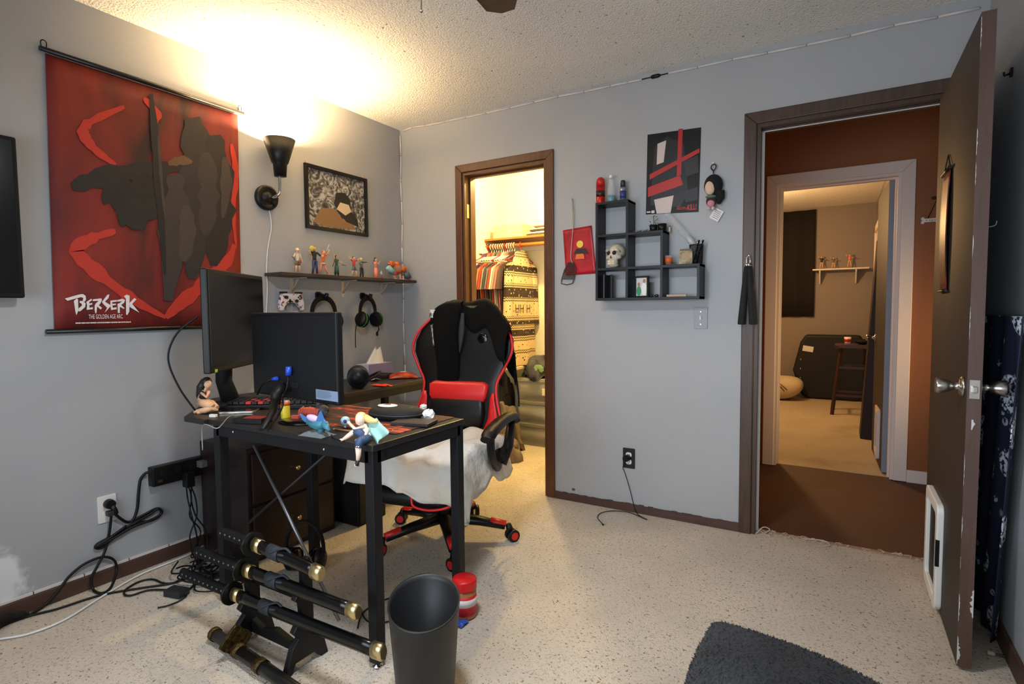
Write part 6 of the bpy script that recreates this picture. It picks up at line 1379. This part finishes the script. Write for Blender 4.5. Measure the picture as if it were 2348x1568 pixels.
obj('shaft', MB().tube([a, b], .0045, 8), mat('stick_dark', (70, 62, 52), .6), t); obj('tip', MB().tube([a, a.lerp(b, .3)], .0075, 10), mat('stick_tip', (196, 186, 160), .6), t)

# ------------------------------------------------------------------ hall
p = W(1, HY-.012, 2127, 505); t = thing('bone_sign', 'white bone shaped wooden sign hanging from a ribbon in the hall', 'sign', p)
bone = [(-.05, .012), (-.055, .022), (-.068, .02), (-.07, .008), (-.063, 0), (-.07, -.008), (-.068, -.02), (-.055, -.022), (-.05, -.012), (.05, -.012), (.055, -.022), (.068, -.02), (.07, -.008), (.063, 0), (.07, .008), (.068, .02), (.055, .022), (.05, .012)]
bo = V((p.x+.035, HY-.004, p.z)); obj('board', MB().prism(bone, bo, X, Z, 0, .01), M_white, t, .002)
text('sign_lettering', 'A dog is a f...', .016, bo+V((-.046, -.0108, -.005)), X, Z, mat('sign_ink', (40, 36, 34), .6), t)
h = bo+V((.01, -.006, .13))
obj('ribbon', MB().tube([bo+V((-.035, -.006, .012)), h, bo+V((.05, -.006, .012))], .0035, 6).ell(h+V((-.015, -.004, .008)), (.016, .004, .01), 10, 6).ell(h+V((.015, -.004, .006)), (.016, .004, .01), 10, 6), mat('ribbon_dark', (46, 32, 26), .7), t)

# ------------------------------------------------------------------ far room
fx = HL1-.022
t = thing('door_2', None, None, (fx, HY+.13, 0), kind='structure')
q = W(2, 0, 2045, 1080)
d0, d1 = HY+.125, HY+.86
obj('leaf', MB().prism([(fx-.036, d0), (fx, d0), (fx-.027, d1), (fx-.063, d1)], (0, 0, 0), X, Y, .012, 2.02), M_doorleaf, t)
obj('hinge_edge', MB().bb((fx-.0365, d0-.002, .012), (fx+.0, d0, 2.02)), mat('door_edge_bluegrey', (128, 138, 152), .5), t, label='pale blue grey painted hinge edge')
T = Matrix.Translation((fx-.060, d1-.07, .92)) @ Matrix.Rotation(-PI/2, 4, 'Y')
obj('knob', MB().lathe([(.0001, 0), (.03, 0), (.03, .004), (.012, .01), (.012, .03), (.024, .05), (.024, .062), (.0001, .066)], 20, T), M_steel, t)
mb = MB(); ring(mb, rr(.30, .36, .03), rr(.22, .28, .02), (fx-.042, d0+.30, .24), -Y, Z, -.004, .02); obj('pet_flap_frame', mb, M_trimw, t, .004)
obj('pet_flap_panel', MB().prism(rr(.22, .28, .02), (fx-.044, d0+.30, .24), -Y, Z, -.004, .006), mat('flap_smoke', (58, 50, 44), .3), t)
t = thing('leaning_panel', 'tall dark wooden panel leaning upright inside the far room', 'panel', (2.93, 2.62, 0))
q0 = W(2, 0, 1973, 1008); q1 = W(2, 0, 2003, 1018)
obj('board', MB().prism([(2.88, 0), (3.045, 0), (3.055, 1.757), (2.973, 1.757)], (0, 2.70, 0), X, Z, -.30, .0), wood('panel_mahogany', (38, 17, 17), (28, 12, 12), .55), t, .003)
# stool
sx0, sy0 = 2.84, 4.05
t = thing('bar_stool', 'dark wooden bar stool standing in the far room', 'stool', (sx0, sy0, 0))
M_stool = wood('stool_wood', (64, 36, 30), (50, 28, 24), .4)
for x, y in ((-1, -1), (1, -1), (-1, 1), (1, 1)): obj('leg', MB().tube([(sx0+x*.19, sy0+y*.19, 0), (sx0+x*.12, sy0+y*.12, .72)], .019, 4), M_stool, t)
obj('seat', MB().prism(rr(.36, .36, .04), (sx0, sy0, 0), X, Y, .72, .76), M_stool, t, .006)
for z, r in ((.2, .172), (.5, .142)):
    for s in (-1, 1): obj('rung', MB().bb((sx0-r, sy0+s*r-.01, z), (sx0+r, sy0+s*r+.01, z+.025)), M_stool, t); obj('rung', MB().bb((sx0+s*r-.01, sy0-r, z+.06), (sx0+s*r+.01, sy0+r, z+.085)), M_stool, t)
t = thing('paper_cup', 'small white and red cup standing on the bar stool', 'cup', (sx0-.06, sy0-.05, .76))
obj('cup', MB().lathe([(.0001, 0), (.026, 0), (.034, .08), (.031, .08), (.0001, .006)], 16), M_white, t, local=True); obj('red_band', MB().lathe([(.0295, .03), (.033, .062), (.0335, .062), (.03, .03)], 16), M_red, t, local=True)
o = obj('soft_hat', MB().ell((sx0+.08, sy0, .79), (.07, .08, .03)), M_blkm); tag(o, 'dark soft hat lying on the bar stool beside the cup', 'hat')
# folded black bed bag
t = thing('black_case', 'large black padded case leaning on the back wall of the far room', 'case', (2.58, FARY-.12, 0))
cs_ = [(2.19, .36), (2.27, .72), (2.33, .82), (2.92, .82), (2.98, .72), (3.0, .06), (2.9, 0), (2.36, 0), (2.28, .06)]
obj('shell', MB().prism(cs_, (0, FARY-.03, 0), X, Z, 0, .13), mat('case_black', (18, 18, 20), .6), t, .03, seg=3)
obj('tag', MB().box((2.36, FARY-.165, .64), (.12, .004, .07), (0, .15, 0)), M_white, t)
mb = MB()
for z in (.14, .26, .38, .5): mb.ell((2.28, FARY-.163, z), (.008, .004, .012), 8, 6)
obj('stud', mb, M_chrome, t)
def pil(u, v): a = 2*PI*u; e = -PI/2+PI*v; c = math.cos(e); x = .30*math.copysign(abs(math.cos(a))**.6, math.cos(a))*c**.7; y = .20*math.copysign(abs(math.sin(a))**.6, math.sin(a))*c**.7; return (2.02+x+.12*(.5*math.sin(e)), 4.75+y, .15+.15*math.sin(e)+.1*max(0, -x)*(v > .4))
t = thing('throw_pillow', 'cream throw pillow with dark sprig print on the far room floor', 'pillow', (2.05, 4.75, 0))
obj('pillow', MB().grid(pil, 24, 12), mat('pillow_cream', (206, 190, 156), .9), t)
obj('sprig_print', MB().tube(cr([(1.98, 4.56, .27), (2.08, 4.545, .22), (2.16, 4.545, .15)], 4), .004, 5).tube(cr([(2.02, 4.55, .26), (2.08, 4.545, .19), (2.13, 4.545, .13)], 4), .004, 5), mat('print_black', (40, 36, 32), .8), t)
o = obj('blackout_curtain', MB().grid(lambda u, v: (1.2+1.21*u, FARY-.03-.008*math.sin(u*40), 1.05+1.36*v), 60, 4, th=.004), mat('curtain_black', (18, 16, 16), .9)); tag(o, 'black curtain covering the window on the far room back wall', 'curtain')
t = thing('wall_shelf', 'white wall shelf with three small figurines in the far room', 'shelf', (2.70, FARY-.08, 1.63))
obj('board', MB().bb((2.39, FARY-.16, 1.63), (2.995, FARY, 1.648)), M_white, t, .002)
for x in (2.47, 2.86): obj('bracket', MB().prism([(0, 0), (.14, 0), (.14, -.02), (.02, -.17), (0, -.17)], (x-.008, FARY, 1.63), -Y, Z, -.016, 0), M_white, t, .002)
for i, (px, h, cc, lb) in enumerate(((1884, .17, 'dark', 'leftmost figurine in a dark dress on the far room shelf'), (1911, .15, 'brown', 'middle figurine crouching with arms up on the far room shelf'), (1948, .18, 'pink', 'rightmost tall figurine with brown hair on the far room shelf'))):
    fig('figurine', lb, (W(1, FARY-.08, px, 600).x, FARY-.08, 1.648), .15, h, SK, F[cc], F['brown'], (((-.08, -.04, .06), (-.03, -.02, .1)), ((.08, -.05, -.1), (.04, -.05, .04))), spread=.07, group='figurines in the far room', bare=.8)
t = thing('door_3', None, None, (3.05, 4.3, 0), kind='structure')
obj('leaf', MB().bb((3.035, 3.75, .01), (3.06, 4.5, 2.0)), M_trimw, t); obj('casing', MB().bb((3.02, 3.68, 0), (3.06, 3.75, 2.07)).bb((3.02, 4.5, 0), (3.06, 4.57, 2.07)).bb((3.02, 3.68, 2.0), (3.06, 4.57, 2.07)), M_trimw, t)
o = obj('wall_print', MB().bb((3.052, 2.75, 1.5), (3.058, 3.1, 2.28)), mat('print_bw', (196, 180, 150), .6, noise=(14, (50, 44, 40), 1.0))); tag(o, 'tall monochrome print on the right wall of the far room', 'poster')

# ------------------------------------------------------------------ ceiling fan (only one blade tip and the pull chain reach into the picture)
fc = V((1.76, -2.02, 0)); BZ = 2.2
t = thing('ceiling_fan', 'dark bladed ceiling fan, one blade tip and pull chain showing at the top edge', 'fan', (fc.x, fc.y, 2.15))
obj('canopy', MB().lathe([(.0001, 0), (.07, 0), (.07, -.02), (.02, -.05), (.0001, -.05)], 20, Matrix.Translation((fc.x, fc.y, HC))), M_blkm, t)
obj('motor', MB().lathe([(.0001, 0), (.09, 0), (.11, .02), (.11, .08), (.06, .11), (.015, .12), (.015, .2), (.0001, .2)], 24, Matrix.Translation((fc.x, fc.y, 2.2))), M_blkm, t)
obj('added_light_bowl', MB().lathe([(.0001, -.105), (.06, -.10), (.11, -.075), (.13, -.03), (.13, 0), (.0001, 0)], 28, Matrix.Translation((fc.x, fc.y, 2.19))), mat('added_lit_bowl', (240, 244, 255), .4, emit=2.5), t)  # assumed glowing bowl of the added fan light, out of view
M_blade = wood('fan_blade', (66, 56, 46), (56, 46, 38), .5, (2, 12, 2))
tipd = (W(2, BZ, 1162, 28)-V((fc.x, fc.y, BZ))); a0 = math.atan2(tipd.y, tipd.x); Lb = tipd.length
for k in range(5):
    a = a0+2*PI*k/5; u = V((math.cos(a), math.sin(a), 0)); v = V((-math.sin(a), math.cos(a), 0)); o0 = V((fc.x, fc.y, BZ))
    bl = obj('blade', MB().prism([(.18, -.045), (Lb-.05, -.062), (Lb-.004, -.032), (Lb, .02), (Lb-.035, .062), (.18, .045)], o0, u, v, 0, .008), M_blade, t, .001)
    obj('blade_iron', MB().prism([(.08, -.02), (.24, -.03), (.24, .03), (.08, .02)], o0, u, v, .009, .014), M_blkmetal, bl)
cp = W(2, 2.0, 967, 20); kp = V((fc.x-.05, fc.y+.05, 2.2)); tip = W(1, kp.y+.02, 966, 26)
tip = kp+(V((0, 0, 0))); 
# chain hangs below the motor; its lower end is where the photo shows it
dirr = RT*((966-1174)/FPX)-UP*((26-784)/FPX)+FW; s_ = ((fc.x-.06)-CAM.x)/dirr.x; e = CAM+dirr*s_
if not (1.85 < e.z < 2.2): e = V((fc.x-.06, fc.y, 2.05))
obj('pull_chain', MB().tube([V((e.x, e.y, 2.22)), e], .0022, 6).ell(e, .004, 8, 6), mat('chain_dark', (60, 54, 48), .4, .6), t)

# ------------------------------------------------------------------ bed behind and below the picture, cushions at its corner
bx0, bx1, by0, by1 = 2.25, 3.18, FY+.05, -2.02
t = thing('bed', 'low bed under the dark plush throw pillow, mostly below the picture edge', 'bed', ((bx0+bx1)/2, (by0+by1)/2, 0))
obj('frame', MB().bb((bx0, by0, .05), (bx1, by1, .22)), M_casing, t, .01)
obj('mattress', MB().bb((bx0+.02, by0+.02, .22), (bx1-.02, by1-.03, .40)), mat('sheet_grey', (96, 98, 104), .9), t, .04, seg=3)
for x in (bx0+.05, bx1-.05):
    for y in (by0+.05, by1-.05): obj('leg', MB().bb((x-.03, y-.03, 0), (x+.03, y+.03, .05)), M_casing, t)
M_plush = mat('plush_charcoal', (21, 23, 27), 1.0, noise=(7, (42, 45, 52), .8), bump=(160, .8, .008), sheen=.05)
def cushion(name, label, c, ax, ay, th, R, cat='cushion'):
    T = Matrix.Translation(c) @ Euler(R).to_matrix().to_4x4()
    def f(u, v):
        a = 2*PI*u; e = -PI/2+PI*v; cc = max(0, math.cos(e))**.55; ca, sa = math.cos(a), math.sin(a); k = 1/max(abs(ca), abs(sa))**.72
        return T @ V((ax*ca*k*cc, ay*sa*k*cc, th*math.sin(e)*(.55+.45*(1-min(1, (abs(ca*k*cc))**2*.6)))))
    o = obj(name, MB().grid(f, 40, 18), M_plush); tag(o, label, cat)
    random.seed(5); fur = MB()
    for _ in range(9000):
        u, v = random.random(), random.uniform(.25, .99); p = f(u, v); n = (f(u+.01, v)-p).cross(f(u, v+.01 if v < .98 else v-.01)-p)
        if n.length < 1e-9: continue
        n = n.normalized()*(1 if v < .98 else -1)
        if n.dot(p-V(c)) < 0: n = -n
        d = (n+V([random.uniform(-.8, .8) for _ in range(3)])).normalized()*random.uniform(.002, .005); s_ = d.cross(n); s_ = (s_.normalized() if s_.length > 1e-9 else X)*.0011
        fur.add([p-s_, p+s_, p+d], [(0, 1, 2)])
    obj('fur', fur, M_plush, o, kind='stuff'); return o
p1, p2, p3 = W(2, .58, 1650, 1447), W(2, .50, 1870, 1535), W(2, .5, 1612, 1568)
cushion('plush_cushion', 'dark charcoal plush cushion with a raised corner at the bottom edge of the picture', (2.715, -2.135, .50), .215, .21, .075, (.05, .26, .10))
cushion('plush_throw', 'dark grey plush throw bunched beside the charcoal cushion, bottom right', (2.95, -1.99, .465), .16, .13, .05, (.1, .12, .2), 'throw')
